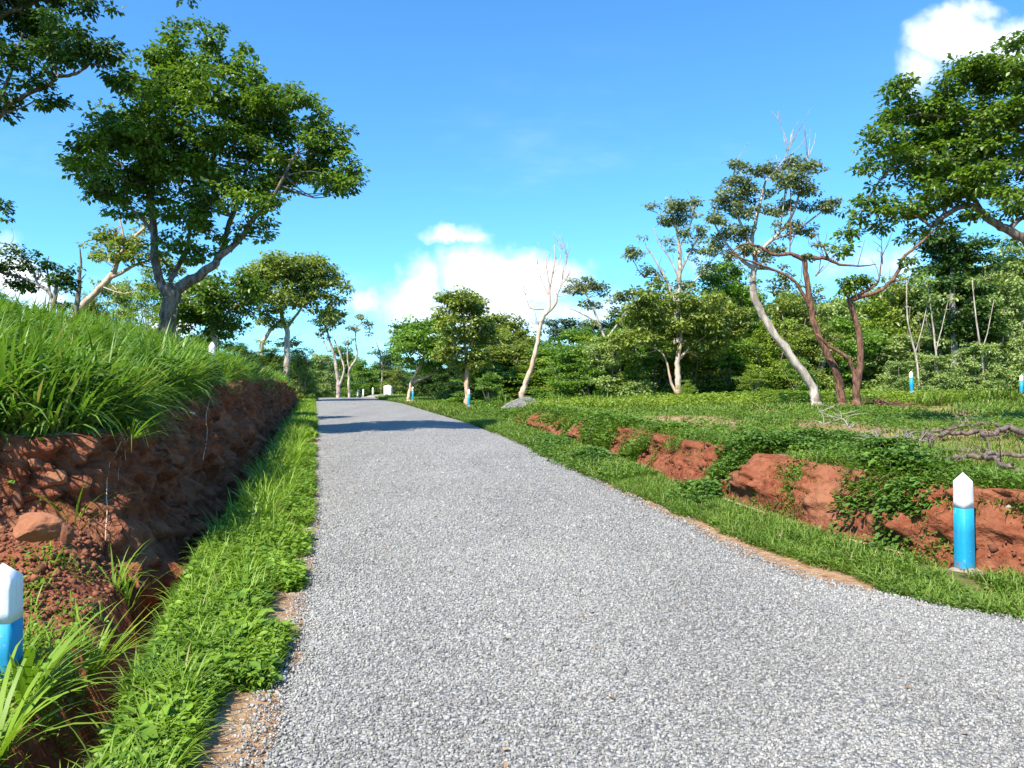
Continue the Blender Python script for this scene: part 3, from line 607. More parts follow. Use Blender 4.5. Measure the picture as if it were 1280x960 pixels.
# ------------------------------------------------------------------ trees
def crown_leaves(cl, leaf, dens, asp=0.5, gap=0.40, sub=0.42, flat=0.7, droop=0.25, seed=0, per=26):
    """cl: list of (centre xyz, radii xyz). returns joined leaf mesh and the spray centres"""
    out = []; cents = []; per = int(per * 1.6); leaf = leaf * .88; sub = sub * .9; asp = asp * 1.22
    for ci, (c, r) in enumerate(cl):
        c = np.array(c); r = np.array(r); vol = 4.19 * r[0] * r[1] * r[2]
        ns = max(4, int(dens * 3.9 * (vol / (sub ** 3 * 4.19)) ** 0.87))
        d = rng.normal(size=(ns, 3)); d /= np.linalg.norm(d, axis=1)[:, None]; rad = rng.random(ns) ** 0.42
        pc = c + d * rad[:, None] * r * (1 + 0.35 * (rng.random((ns, 1)) - 0.5))
        nz = fbm(pc[:, 0] * 0.9 / (sub * 2), pc[:, 1] * 0.9 / (sub * 2), pc[:, 2] * 1.3 / (sub * 2), 2, seed)
        pc = pc[nz > gap]
        if len(pc) == 0: continue
        cents.append(pc); n = len(pc) * per; i = np.repeat(np.arange(len(pc)), per)
        e = rng.normal(size=(n, 3)); e /= np.linalg.norm(e, axis=1)[:, None]
        sr = sub * rng.uniform(0.6, 1.25, len(pc))[i]
        q = pc[i] + e * (rng.random(n) ** 0.5)[:, None] * sr[:, None] * np.array([1, 1, flat * 0.6]) 
        D = e * np.array([1, 1, 0.4]) + rng.normal(0, 0.35, (n, 3)) - np.array([0, 0, droop])
        Nn = rng.normal(0, 0.42, (n, 3)) + np.array([0, 0, 1.0]) + e * 0.5
        l = rng.uniform(0.7, 1.3, n) * leaf; t = 0.55 * rng.random(len(pc))[i] + 0.42 * rng.random(n)
        out.append(leaves(q, D, Nn, l, l * asp * rng.uniform(.8, 1.2, n), False, t))
    return join(out), np.concatenate(cents)
def twigs_to(cents, nodes, n, r0, rr):
    """thin twigs from the limbs to spray centres"""
    out = []
    if n <= 0: return out
    pick = rng.choice(len(cents), min(n, len(cents)), replace=False)
    for k in pick:
        c = cents[k]; d = np.linalg.norm(nodes[:, :3] - c, axis=1) + np.where(nodes[:, 2] > c[2] + 0.15, 3, 0); j = d.argmin(); a = nodes[j, :3]
        if d[j] > 1.7: continue
        r = min(r0, nodes[j, 3] * 0.6); m = (a + c) / 2 + rr.normal(0, 0.1, 3) * np.linalg.norm(c - a) - np.array([0, 0, 0.06]) * np.linalg.norm(c - a)
        v, f, t, _ = tube([(*a, r), (*m, r * 0.65), (*c, r * 0.3)], 3, 4); out.append((v, f, t))
    return out
def tree(name, label, cat, d, limbs, clumps, bark, leafm, leaf=0.14, dens=1.0, gap=0.40, sub=0.42, twigs=40, group=None, base=None, asp=0.5, depth=1.0, twr=0.02, per=26, sink=True, whips=0):
    """limbs: lists of (px, py, r_px[, depth offset in m]) at depth d; clumps: (px, py, rx, ry[, depth offset])"""
    rr = np.random.default_rng(abs(hash_s(label)) % 9999); px2 = d / F; ws = []; nodes = []
    for li, L in enumerate(limbs):
        pts = []; y0 = 0
        for q in L:
            off = q[3] if len(q) > 3 else 0
            p = P(q[0], q[1], d + off); pts.append((*p, q[2] * px2 * 0.86))
        if li == 0 and sink:
            g = float(H(pts[0][0], pts[0][1])); r0 = pts[0][3]
            if pts[0][2] > g - 0.1:
                pts = [(pts[0][0], pts[0][1], g - 0.12, r0 * 1.45), (pts[0][0], pts[0][1], min(g + 0.15, pts[0][2]), r0 * 1.12)] + (pts if pts[0][2] > g + 0.3 else pts[1:])
        v, f, t, q = tube(pts, 5, 10 if L[0][2] > 3 else 6, 0.4, li + 3); ws.append((v, f, t)); nodes.append(q)
    nodes = np.concatenate(nodes); b0 = nodes[0, :3].copy(); b0[2] = float(H(b0[0], b0[1]))
    root = empty(name, b0, label, cat, group)
    if clumps:
        cl = []
        for q in clumps:
            off = (q[4] if len(q) > 4 else rr.uniform(-0.8, 0.8) * q[2] * px2 * depth)
            dd = d + off; cl.append((P(q[0], q[1], dd), (q[2] * px2, q[2] * px2 * 0.9, q[3] * px2)))
        (V, Fc, T), cents = crown_leaves(cl, leaf, dens, asp, gap, sub, seed=len(label), per=per)
        ws += twigs_to(cents, nodes, twigs, twr, rr)
        mesh_obj('crown', V, Fc, leafm, root, {'tint': T}, origin=b0)
    for k in range(whips):
        j = rr.integers(len(nodes) // 2, len(nodes)); a = nodes[j, :3]; l = rr.uniform(0.4, 1.2)
        e = a + np.array([rr.normal(0, .35), rr.normal(0, .35), rr.uniform(.4, 1)]) * l; m = (a + e) / 2 + rr.normal(0, .06, 3)
        v, f, t, _ = tube([(*a, .012), (*m, .009), (*e, .005)], 2, 4); ws.append((v, f, t))
    V, Fc, T = join(ws)
    mesh_obj('trunk', V, Fc, bark, root, smooth=True, origin=b0)
    return root
def hash_s(s):
    h = 5381
    for c in s: h = (h * 33 + ord(c)) & 0xffffffff
    return h
tree('broadleaf_tree', 'tall dark green tree with forked brown trunk, largest crown on the left grassy bank', 'tree', 20,
  [[(203, 432, 12), (207, 395, 11), (214, 370, 11), (213, 360, 10)], [(213, 368, 8), (198, 348, 6.5), (191, 300, 5.5), (188, 235, 4.5), (195, 180, 3.2, -.4), (213, 110, 2, -.5)],
   [(214, 366, 9), (245, 347, 7), (266, 330, 6), (277, 315, 5, .3), (284, 285, 4, .5), (299, 240, 3, .6), (312, 195, 2, .6)], [(272, 322, 5), (298, 300, 4), (318, 272, 3.2, -.4), (343, 240, 2.4, -.5), (370, 190, 1.6, -.5)],
   [(189, 250, 3), (165, 215, 2.4, .5), (130, 195, 1.6, .8)], [(190, 290, 3), (165, 262, 2), (135, 245, 1.4)], [(288, 270, 3), (262, 230, 2.4, 1), (245, 170, 1.6, 1.2)], [(212, 350, 4), (232, 310, 3, .8), (240, 250, 2, 1)]],
  [(232, 62, 42, 34), (205, 75, 30, 30), (275, 42, 13, 14, 0), (205, 108, 55, 42), (165, 155, 48, 36), (158, 190, 62, 40), (103, 200, 28, 34), (84, 200, 12, 14), (125, 170, 22, 18), (130, 235, 26, 22), (255, 135, 70, 52),
   (325, 125, 62, 40), (360, 82, 13, 12), (300, 85, 38, 26), (385, 140, 26, 34), (400, 185, 46, 44), (432, 205, 24, 36), (418, 228, 28, 20), (345, 185, 70, 48), (240, 205, 70, 52), (165, 235, 42, 36), (232, 275, 42, 34), (240, 310, 30, 16), (215, 270, 30, 30),
   (300, 245, 46, 30), (345, 225, 30, 22), (322, 285, 22, 15), (290, 295, 16, 12), (205, 315, 20, 14)],
  BARK['brown'], LEAF['deep'], 0.15, 0.95, 0.42, 0.31, 110, twr=0.03)
tree('broadleaf_tree', 'dark crowned tree reaching in from the top left corner with a bare limb crossing above', 'tree', 17,
  [[(-95, 560, 22), (-98, 430, 20), (-90, 320, 17), (-62, 200, 13)], [(-90, 310, 9), (-50, 200, 7), (-12, 150, 5), (12, 128, 4), (36, 115, 3.2), (60, 104, 3), (70, 94, 2.6), (88, 92, 2.2), (104, 84, 2), (112, 78, 1.6), (132, 83, 1.2)],
   [(-95, 330, 12), (-120, 120, 9), (-70, 45, 6), (-10, 20, 4), (22, 8, 3.2), (45, -3, 2.6), (90, -30, 2, 0), (180, -40, 1.5), (236, -14, 1)], [(62, 104, 2.2), (68, 80, 1.8), (60, 50, 1.2)], [(-12, 150, 3), (10, 90, 2.4), (25, 40, 1.6)], [(90, 90, 1.6), (95, 68, 1.2), (110, 40, 1)], [(-20, 155, 3), (5, 140, 2), (20, 135, 1.4), (40, 125, 1)]],
  [(30, 32, 50, 34), (80, 30, 45, 34), (118, 50, 26, 28), (135, 66, 15, 14), (140, 92, 12, 10), (100, 70, 30, 14), (20, 75, 28, 24), (60, 70, 26, 14), (38, 92, 34, 16), (6, 118, 20, 20), (2, 140, 12, 12), (52, 128, 14, 8), (68, 122, 8, 7), (20, -20, 60, 40), (90, -15, 50, 30), (-50, 70, 50, 60), (-60, -10, 60, 60), (-110, 60, 60, 80), (237, 3, 9, 4, 0), (232, -25, 30, 14, 0), (150, 100, 8, 6)],
  BARK['brown'], LEAF['dark'], 0.14, 1.0, 0.40, 0.31, 80, twr=0.018)
tree('thin_tree', 'sparse dark leaved tree at the left edge above the grassy bank', 'tree', 17,
  [[(66, 420, 5), (66, 390, 4), (62, 368, 3), (45, 355, 2.4), (20, 345, 2), (-20, 335, 1.4)], [(66, 395, 4), (69, 360, 3), (72, 345, 2)], [(45, 355, 2), (38, 330, 1.4), (12, 305, 1)], [(62, 368, 2), (58, 335, 1.2), (60, 320, .8)]],
  [(12, 305, 20, 13), (0, 283, 9, 12), (3, 258, 7, 7), (34, 320, 16, 8), (32, 355, 24, 8), (60, 330, 12, 8), (20, 335, 22, 8), (0, 330, 16, 20), (78, 362, 16, 22), (90, 345, 14, 14), (88, 385, 14, 14), (48, 340, 10, 6), (-30, 320, 30, 40)],
  BARK['grey'], LEAF['dark'], 0.10, 0.8, 0.42, 0.2, 50, twr=0.012)
tree('dead_snag', 'bare broken brown snag sticking up beside the leaning tree on the left bank', 'dead tree', 18,
  [[(94, 420, 4.5), (96, 385, 4), (98, 350, 2.6), (100, 328, 1.6), (99, 310, .7)], [(98, 352, 1.6), (104, 345, .8), (107, 342, .4)], [(97, 375, 1.6), (91, 366, .8)]], [], BARK['brown'], None)
tree('leaning_tree', 'tree leaning right in front of the big forked trunk with a pale sunlit crown', 'tree', 23,
  [[(90, 405, 6), (96, 390, 5), (118, 366, 4.5), (137, 346, 4.4), (146, 325, 3.6), (156, 308, 3), (172, 292, 2.4), (184, 280, 1.8)], [(138, 347, 3), (155, 338, 2.6), (170, 330, 2), (195, 322, 1.4)], [(155, 308, 2), (153, 290, 1.4), (148, 270, 1)]],
  [(160, 272, 24, 14), (135, 292, 20, 16), (160, 300, 24, 18), (125, 310, 16, 14), (148, 322, 18, 10), (182, 315, 22, 16), (178, 345, 26, 16), (205, 335, 20, 16)],
  BARK['orange'], LEAF['olive'], 0.15, 1.0, 0.40, 0.32, 40)
tree('broadleaf_tree', 'spreading dark green tree low behind the big trunk of the left bank', 'tree', 27,
  [[(268, 470, 5), (268, 435, 4.5), (266, 412, 4), (262, 395, 3.5), (258, 375, 2.5)], [(265, 410, 3), (280, 395, 2.5), (295, 380, 2)], [(262, 400, 2.6), (245, 385, 2), (228, 370, 1.5)]],
  [(285, 358, 42, 20), (255, 372, 44, 22), (235, 398, 30, 22), (275, 392, 40, 20), (292, 405, 20, 14), (305, 370, 24, 18), (262, 420, 26, 14), (225, 370, 20, 18)],
  BARK['orange'], LEAF['deep'], 0.17, 1.2, 0.34, 0.38, 40)
tree('slender_tree', 'slim pale stem with few leaves standing right beside the big forked trunk', 'tree', 26,
  [[(226, 450, 3), (221, 425, 2.6), (217, 405, 2.2), (221, 388, 1.6), (220, 372, 1)], [(217, 405, 1.6), (208, 418, 1.2), (206, 400, .8)]], [(222, 372, 10, 6)], BARK['white'], LEAF['pale'], 0.12, 0.7)
tree('umbrella_tree', 'olive umbrella shaped tree on pale trunks between the big left tree and the road end', 'tree', 48,
  [[(358, 470, 4.5), (358, 440, 4.5), (358, 415, 3.8), (352, 395, 3.2), (350, 370, 2.4), (360, 345, 1.6)], [(330, 462, 3.5), (327, 440, 3.2), (329, 425, 3), (341, 410, 2.4), (354, 398, 2.2)], [(357, 412, 2.4), (372, 392, 2), (388, 365, 1.4), (400, 345, 1)], [(352, 385, 2), (335, 360, 1.6), (320, 345, 1.2)]],
  [(368, 330, 42, 16), (345, 335, 34, 16), (325, 348, 34, 18), (392, 340, 30, 20), (370, 350, 44, 20), (415, 350, 16, 14), (428, 362, 10, 10), (425, 375, 10, 6), (318, 362, 22, 12), (345, 372, 34, 16), (385, 372, 28, 18), (408, 388, 16, 16), (418, 396, 10, 8), (398, 400, 12, 10), (335, 392, 18, 16), (352, 405, 12, 10), (325, 412, 12, 14), (365, 430, 20, 8), (405, 375, 12, 12)],
  BARK['white'], LEAF['olive'], 0.24, 1.15, 0.36, 0.55, 70)
tree('slender_tree', 'forked pale trunk tree with dark top leaves left of the road end', 'tree', 60,
  [[(423, 500, 3.2), (423, 485, 3), (421, 462, 2.4), (416, 440, 2), (410, 420, 1.4), (408, 405, 1)], [(424, 484, 2), (430, 462, 1.6), (424, 440, 1.3), (418, 425, 1)], [(410, 440, 1.2), (404, 425, .8)]],
  [(412, 398, 14, 12), (405, 412, 10, 12), (420, 388, 12, 8), (400, 400, 8, 8)], BARK['white'], LEAF['dark'], 0.26, 1.0, 0.36, 0.5, 20, twr=.03)
tree('slender_tree', 'wispy pale tree with curved stem and few leaves above the road end', 'tree', 64,
  [[(437, 500, 2.2), (436, 480, 2), (437, 462, 1.8), (446, 445, 1.4), (444, 425, 1), (446, 405, .8)], [(437, 462, 1.2), (434, 445, 1), (436, 425, .7)], [(446, 408, .8), (458, 402, .6), (462, 415, .4)]],
  [(446, 396, 8, 5), (458, 402, 8, 5), (440, 412, 6, 6), (463, 412, 5, 6), (434, 428, 7, 6)], BARK['white'], LEAF['grey'], 0.22, 0.5, 0.42, 0.4, 20, twr=.03)
tree('slender_tree', 'thin dark upright stem right of the curved pale tree at the road end', 'tree', 66,
  [[(478, 500, 2), (477, 482, 1.9), (478, 460, 1.5), (474, 440, 1), (470, 428, .6)], [(478, 460, .9), (486, 448, .6)], [(476, 450, .8), (466, 440, .5)]],
  [(472, 440, 9, 4), (482, 448, 8, 4)], BARK['grey'], LEAF['grey'], 0.22, 0.5, 0.42, 0.4, 12, twr=.03)
tree('broadleaf_tree', 'round dark green tree with slanting grey trunk, first tree right of the road end', 'tree', 46,
  [[(511, 498, 2.8), (513, 482, 2.7), (519, 468, 2.4), (528, 450, 2.6), (532, 440, 2), (540, 425, 1.4)], [(517, 478, 2.2), (535, 470, 1.8), (550, 463, 1.4), (566, 459, .9)], [(531, 445, 1.6), (544, 438, 1)]],
  [(512, 415, 26, 18), (540, 412, 24, 16), (500, 432, 14, 16), (525, 432, 34, 20), (555, 430, 20, 24), (508, 452, 14, 10), (545, 452, 22, 12)],
  BARK['orange'], LEAF['mid'], 0.22, 1.2, 0.36, 0.45, 40)
tree('broadleaf_tree', 'upright green tree with straight trunk behind the marker post beside red soil', 'tree', 41,
  [[(584, 500, 4), (584, 480, 3.4), (583, 455, 3), (580, 425, 2.4), (580, 400, 1.8), (577, 378, 1)], [(582, 440, 1.6), (595, 420, 1.2), (605, 405, 1)], [(581, 430, 1.6), (568, 412, 1.2)]],
  [(572, 372, 26, 12), (558, 385, 14, 16), (585, 385, 26, 18), (596, 398, 14, 14), (572, 405, 26, 16), (600, 420, 26, 20), (575, 432, 26, 18), (560, 445, 18, 14), (592, 450, 20, 14), (578, 462, 14, 8)],
  BARK['orange'], LEAF['olive'], 0.22, 1.2, 0.36, 0.42, 40)
tree('broadleaf_tree', 'wide domed green tree between the upright tree and the bare leaning tree', 'tree', 50,
  [[(625, 500, 5), (625, 470, 4), (628, 440, 3), (630, 420, 2)], [(626, 450, 2.4), (645, 430, 1.6)], [(626, 450, 2.4), (608, 430, 1.6)]],
  [(612, 402, 22, 14), (632, 412, 28, 20), (650, 428, 22, 18), (610, 430, 30, 20), (640, 445, 30, 20), (665, 445, 18, 16), (615, 455, 26, 16)],
  BARK['brown'], LEAF['olive'], 0.26, 1.3, 0.32, 0.5, 30)
tree('bare_tree', 'leafless leaning tree with pale orange trunk and thin twigs above the gravel heap', 'bare tree', 36,
  [[(653, 492, 4.4), (656, 480, 4), (663, 462, 3.6), (669, 440, 3.2), (673, 420, 3), (676, 405, 3.2), (680, 395, 3), (686, 385, 2.4), (687, 362, 1.8), (691, 340, 1.3), (694, 322, .9), (693, 306, .5)],
   [(683, 392, 2.4), (694, 380, 2), (697, 366, 1.4), (705, 352, 1), (712, 342, .6)], [(680, 386, 1.2), (664, 385, 1), (658, 372, .7), (654, 358, .5)], [(673, 405, .9), (664, 403, .5)], [(688, 360, 1), (683, 335, .7), (684, 318, .4)], [(690, 345, .8), (700, 325, .6), (703, 305, .4)], [(696, 370, .8), (712, 368, .5), (722, 360, .3)], [(700, 358, .8), (707, 335, .5), (708, 315, .3)], [(687, 372, .7), (675, 345, .5), (672, 330, .3)]],
  [], BARK['orange'], None, whips=60)
tree('layered_tree', 'sparse flat layered tree right of the leafless leaning tree', 'tree', 43,
  [[(765, 500, 3.5), (762, 460, 3), (756, 425, 2.4), (745, 395, 1.8), (735, 372, 1.2), (725, 358, .8)], [(757, 425, 1.6), (775, 400, 1.2), (782, 375, .8)], [(750, 405, 1.4), (728, 392, 1), (712, 385, .6)]],
  [(732, 355, 24, 8), (716, 362, 14, 7), (755, 362, 12, 8), (775, 372, 16, 7), (790, 365, 12, 8), (740, 380, 16, 5), (765, 390, 18, 6), (745, 400, 14, 5)],
  BARK['white'], LEAF['grey'], 0.2, 0.9, 0.40, 0.4, 40)
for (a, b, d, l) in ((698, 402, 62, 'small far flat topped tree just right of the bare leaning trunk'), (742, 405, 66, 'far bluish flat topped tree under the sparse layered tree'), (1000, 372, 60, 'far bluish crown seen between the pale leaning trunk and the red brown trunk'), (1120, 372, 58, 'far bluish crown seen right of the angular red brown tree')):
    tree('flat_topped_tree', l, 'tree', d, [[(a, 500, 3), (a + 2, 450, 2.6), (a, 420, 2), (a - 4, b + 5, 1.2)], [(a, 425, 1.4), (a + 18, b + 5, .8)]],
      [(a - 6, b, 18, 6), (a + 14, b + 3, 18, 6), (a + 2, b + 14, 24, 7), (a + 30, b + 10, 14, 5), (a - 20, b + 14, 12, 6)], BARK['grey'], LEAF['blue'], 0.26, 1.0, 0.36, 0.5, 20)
tree('slender_tree', 'tall sparse grey white tree rising above the middle of the thicket', 'tree', 38,
  [[(843, 505, 5), (845, 470, 4.6), (846, 440, 4.2), (845, 400, 4.2), (848, 365, 3.8), (850, 330, 3), (849, 305, 2.2), (845, 282, 1.5), (838, 262, .9), (832, 246, .5)], [(846, 378, 3), (836, 356, 2.2), (828, 340, 1.6), (818, 322, 1.2), (808, 308, .8)], [(849, 345, 2), (858, 325, 1.6), (868, 305, 1.2), (876, 285, .8)], [(849, 310, 1.4), (862, 285, 1), (868, 258, .6)], [(846, 285, 1), (826, 268, .8), (812, 262, .5)], [(828, 345, 1), (805, 345, .8), (790, 322, .5)], [(850, 350, 1.4), (838, 325, 1), (822, 300, .7), (818, 285, .4)], [(848, 372, 1.6), (870, 350, 1.2), (885, 330, .8)]],
  [(848, 258, 18, 9), (835, 252, 8, 6), (842, 272, 18, 10), (818, 262, 10, 8), (870, 250, 14, 4), (826, 275, 8, 8), (792, 312, 15, 11), (780, 318, 8, 6), (806, 298, 8, 9), (872, 268, 10, 8), (878, 295, 10, 20), (890, 312, 14, 10), (866, 318, 8, 8), (812, 338, 14, 7), (822, 348, 10, 6), (860, 290, 10, 10), (838, 305, 6, 8), (858, 355, 14, 8), (885, 335, 10, 8)],
  BARK['white'], LEAF['grey'], 0.16, 1.2, 0.38, 0.34, 80, twr=.02, whips=30)
tree('broadleaf_tree', 'leafy green tree with short forked pale trunk in the middle of the thicket', 'tree', 35,
  [[(848, 500, 4.6), (848, 475, 4.2), (846, 455, 3.8), (850, 430, 3), (855, 405, 2)], [(846, 492, 2.2), (838, 475, 1.8), (834, 455, 1.4), (826, 440, 1), (800, 428, .8), (770, 425, .6)], [(848, 450, 2), (868, 430, 1.6), (890, 415, 1)]],
  [(812, 368, 22, 20), (800, 392, 24, 18), (835, 392, 26, 20), (868, 375, 28, 20), (895, 385, 26, 20), (865, 405, 40, 18), (825, 418, 36, 16), (790, 425, 24, 14), (905, 412, 28, 18), (880, 430, 32, 14), (835, 440, 24, 10), (925, 395, 16, 20), (770, 440, 20, 10)],
  BARK['orange'], LEAF['olive'], 0.18, 1.15, 0.38, 0.38, 60)
tree('broadleaf_tree', 'deep green crown poking out of the thicket left of the pale leaning trunk', 'tree', 40,
  [[(905, 505, 4), (905, 450, 3.4), (908, 400, 2.6), (910, 365, 1.6)]], [(905, 340, 26, 13), (925, 352, 22, 14), (890, 352, 16, 14), (912, 368, 30, 14), (940, 370, 16, 14)], BARK['brown'], LEAF['mid'], 0.2, 1.25, 0.32, 0.42, 30)
tree('leaning_tree', 'pale trunk leaning left with a ragged sparse crown on the right side of the clearing', 'tree', 25,
  [[(1020, 500, 6.5), (1012, 480, 6), (985, 442, 5.8), (960, 405, 5.4), (945, 375, 5.2), (942, 352, 4.6), (945, 322, 3.8), (940, 300, 3, .2), (948, 265, 2.4, .3), (958, 225, 1.4, .3)], [(944, 335, 3), (925, 322, 2.2), (905, 300, 1.6), (892, 275, 1)], [(944, 320, 3), (965, 300, 2.4), (990, 270, 1.8), (1005, 225, 1.2)], [(940, 305, 2.4), (925, 275, 1.8), (915, 245, 1.2), (918, 215, .8)], [(965, 300, 2), (1000, 285, 1.6), (1030, 262, 1)], [(944, 335, 2), (975, 340, 1.4), (985, 360, .8)], [(958, 225, 1), (985, 190, .7), (975, 150, .4), (965, 138, .2)], [(1005, 225, .9), (1012, 190, .6), (1014, 160, .3)], [(985, 190, .6), (992, 175, .3)], [(975, 295, 1), (982, 240, .8), (983, 195, .4)]],
  [(918, 204, 12, 6), (935, 214, 22, 9), (960, 210, 18, 11), (990, 205, 22, 10), (1016, 212, 16, 10), (1028, 207, 9, 7), (922, 232, 18, 10), (905, 248, 22, 12), (945, 240, 26, 12), (985, 225, 26, 12), (1008, 235, 18, 10), (898, 272, 18, 14), (925, 265, 20, 12), (965, 262, 22, 12), (995, 258, 22, 12), (1030, 258, 18, 8), (1040, 250, 9, 8), (890, 300, 16, 12), (920, 292, 20, 12), (950, 290, 20, 12), (985, 285, 18, 12), (1012, 290, 12, 12), (902, 320, 14, 10), (935, 312, 14, 8), (965, 312, 18, 10), (980, 345, 12, 16), (975, 358, 10, 8), (955, 330, 12, 8)],
  BARK['white'], LEAF['grey'], 0.12, 0.95, 0.42, 0.24, 120, twr=.02, whips=30)
tree('crooked_tree', 'red brown forked trunk with nearly bare level branches beside the pale leaning trunk', 'tree', 24.5,
  [[(1052, 500, 5.6), (1046, 470, 5.5), (1032, 440, 5), (1018, 405, 4.5), (1013, 375, 4.3), (1009, 345, 3.9), (1006, 322, 3.7)], [(1006, 324, 3.4), (990, 317, 2.8), (968, 318, 2.4), (950, 308, 2), (930, 305, 1.5), (915, 315, 1)], [(1006, 322, 3), (1022, 322, 2.8), (1034, 322, 2.6), (1050, 330, 2), (1078, 332, 1.2), (1096, 330, .6)], [(1013, 385, 2.4), (1000, 360, 2.2), (985, 345, 2), (955, 332, 1.6), (925, 322, 1.2), (905, 312, .8)], [(1036, 322, 1.6), (1028, 305, 1), (1022, 312, .6)], [(1020, 345, 1.2), (1030, 332, .8)], [(988, 318, .9), (989, 250, .7), (987, 205, .4)]],
  [(1024, 310, 10, 6), (1016, 320, 8, 4), (935, 312, 14, 5), (1018, 345, 7, 5)], BARK['red'], LEAF['grey'], 0.11, 0.8, 0.4, 0.2, 20, twr=.012, whips=24)
tree('crooked_tree', 'red brown V shaped trunk with angular elbow branch reaching up right', 'tree', 24,
  [[(1071, 505, 5.8), (1071, 485, 5.4), (1075, 450, 4.8), (1073, 415, 4.4), (1066, 388, 4.1), (1062, 374, 3.7)], [(1062, 376, 3.2), (1078, 370, 3), (1098, 364, 2.8), (1112, 354, 2.6), (1124, 338, 2.4), (1130, 322, 2.2), (1150, 305, 1.8), (1172, 285, 1.2), (1190, 278, .8)], [(1064, 374, 2.6), (1085, 362, 2.2), (1098, 352, 1.4), (1102, 330, .9), (1102, 315, .6)], [(1070, 480, 3.4), (1064, 455, 3), (1052, 442, 2.6), (1036, 432, 2.4), (1022, 418, 1.8)], [(1112, 354, 1.4), (1125, 350, .9)], [(1104, 330, .8), (1103, 300, .5), (1104, 282, .3)]],
  [(1052, 350, 12, 8), (1068, 352, 16, 10), (1085, 352, 12, 7), (1056, 362, 10, 6), (1140, 345, 12, 10), (1135, 325, 8, 8)], BARK['red'], LEAF['deep'], 0.13, 1.0, 0.36, 0.24, 30, twr=.015, whips=14)
tree('broadleaf_tree', 'large leafy tree reaching in from the right edge with a dark arching limb', 'tree', 16,
  [[(1345, 560, 20), (1345, 480, 18), (1335, 390, 15), (1308, 325, 10), (1285, 303, 7.5), (1262, 287, 6.4), (1240, 275, 5.4), (1226, 262, 5), (1212, 256, 4.4), (1196, 260, 3.8), (1175, 274, 3.2), (1165, 282, 2.4), (1152, 272, 1.8), (1130, 262, 1.4)], [(1262, 287, 4), (1278, 272, 3), (1300, 262, 2.4)], [(1335, 400, 12), (1345, 280, 9), (1320, 180, 7), (1290, 110, 4), (1270, 70, 2.4)], [(1320, 180, 5), (1270, 160, 4), (1215, 150, 3), (1150, 140, 2)], [(1335, 300, 6), (1290, 220, 5), (1230, 200, 3.4), (1160, 200, 2.4), (1110, 215, 1.6), (1075, 270, 1)], [(1228, 262, 3), (1210, 235, 2.4), (1180, 210, 1.6)], [(1180, 270, 2), (1190, 235, 1.4)]],
  [(1272, 50, 18, 16), (1262, 75, 24, 16), (1225, 80, 24, 14), (1240, 98, 40, 22), (1198, 95, 22, 18), (1180, 112, 34, 20), (1130, 112, 22, 16), (1142, 135, 36, 20), (1110, 145, 20, 16), (1195, 140, 50, 24), (1250, 145, 44, 30), (1112, 172, 26, 20), (1092, 188, 14, 14), (1090, 205, 18, 12), (1155, 175, 48, 24), (1215, 180, 48, 26), (1265, 190, 30, 24), (1125, 208, 34, 20), (1175, 212, 44, 20), (1225, 220, 38, 18), (1140, 238, 34, 16), (1190, 240, 32, 12), (1105, 258, 22, 16), (1138, 262, 26, 14), (1100, 285, 18, 12), (1125, 290, 16, 8), (1262, 225, 26, 16), (1245, 240, 12, 10), (1078, 250, 9, 12), (1070, 272, 14, 14), (1060, 290, 12, 10), (1056, 310, 10, 10), (1330, 100, 60, 50), (1340, 180, 60, 50), (1330, 240, 50, 30), (1160, 262, 14, 8), (1185, 252, 22, 10), (1205, 244, 18, 9), (1120, 300, 12, 7), (1148, 285, 12, 7), (1270, 262, 20, 10), (1242, 262, 20, 10, -.6), (1214, 268, 16, 8, .8), (1176, 278, 16, 8, .9), (1262, 250, 22, 12, -.8), (1100, 225, 18, 12), (1255, 300, 14, 8, 1.2)],
  BARK['brown'], LEAF['deep'], 0.12, 1.5, 0.37, 0.27, 160, twr=.02)
tree('broadleaf_tree', 'dark dense tree under the arching limb at the right side', 'tree', 36,
  [[(1196, 505, 5.5), (1194, 460, 5), (1192, 400, 4.4), (1190, 350, 3.4), (1192, 315, 2)], [(1192, 400, 2.6), (1215, 370, 2), (1225, 350, 1.4)]],
  [(1190, 298, 22, 12), (1205, 315, 22, 14), (1172, 315, 20, 14), (1190, 335, 34, 16), (1170, 352, 22, 14), (1210, 358, 26, 16), (1220, 390, 26, 16), (1198, 372, 26, 14), (1232, 408, 20, 12), (1228, 425, 16, 10), (1155, 335, 10, 10), (1168, 300, 18, 12), (1235, 330, 18, 14), (1225, 300, 18, 10), (1160, 375, 14, 12), (1200, 410, 22, 14)],
  BARK['grey'], LEAF['dark'], 0.2, 1.7, 0.33, 0.45, 50)
tree('broadleaf_tree', 'pale leafed tree at the right edge behind the dark dense tree', 'tree', 38,
  [[(1265, 505, 5), (1265, 440, 4), (1262, 380, 3), (1265, 330, 2)]], [(1262, 305, 18, 14), (1275, 325, 22, 18), (1250, 335, 20, 14), (1262, 360, 30, 16), (1240, 360, 16, 12), (1275, 390, 26, 18), (1300, 340, 30, 30)], BARK['grey'], LEAF['pale'], 0.21, 1.1, 0.38, 0.45, 30)
for px in (1158, 1172, 1215, 1250):
    pass
# slim pale poles inside the thicket
for px, l in ((1150, 'slanting pale pole like stem in the thicket left of the far white post'), (1175, 'slim pale stem in the thicket under the dark dense tree'), (1232, 'slim pale stem at the right end of the thicket')):
    tree('sapling', l, 'sapling', 33, [[(px, 500, 1.5), (px - 4, 450, 1.4), (px - 12 + random.uniform(-9, 9), 400, 1.1), (px - 16, 350, .7)], [(px - 5, 440, .9), (px + 2, 425 + random.uniform(-14, 6), .7), (px + 12, 370, .4)]], [(px - 15, 350, 10, 6), (px + 12, 372, 9, 6)], BARK['white'], LEAF['pale'], 0.16, .9)

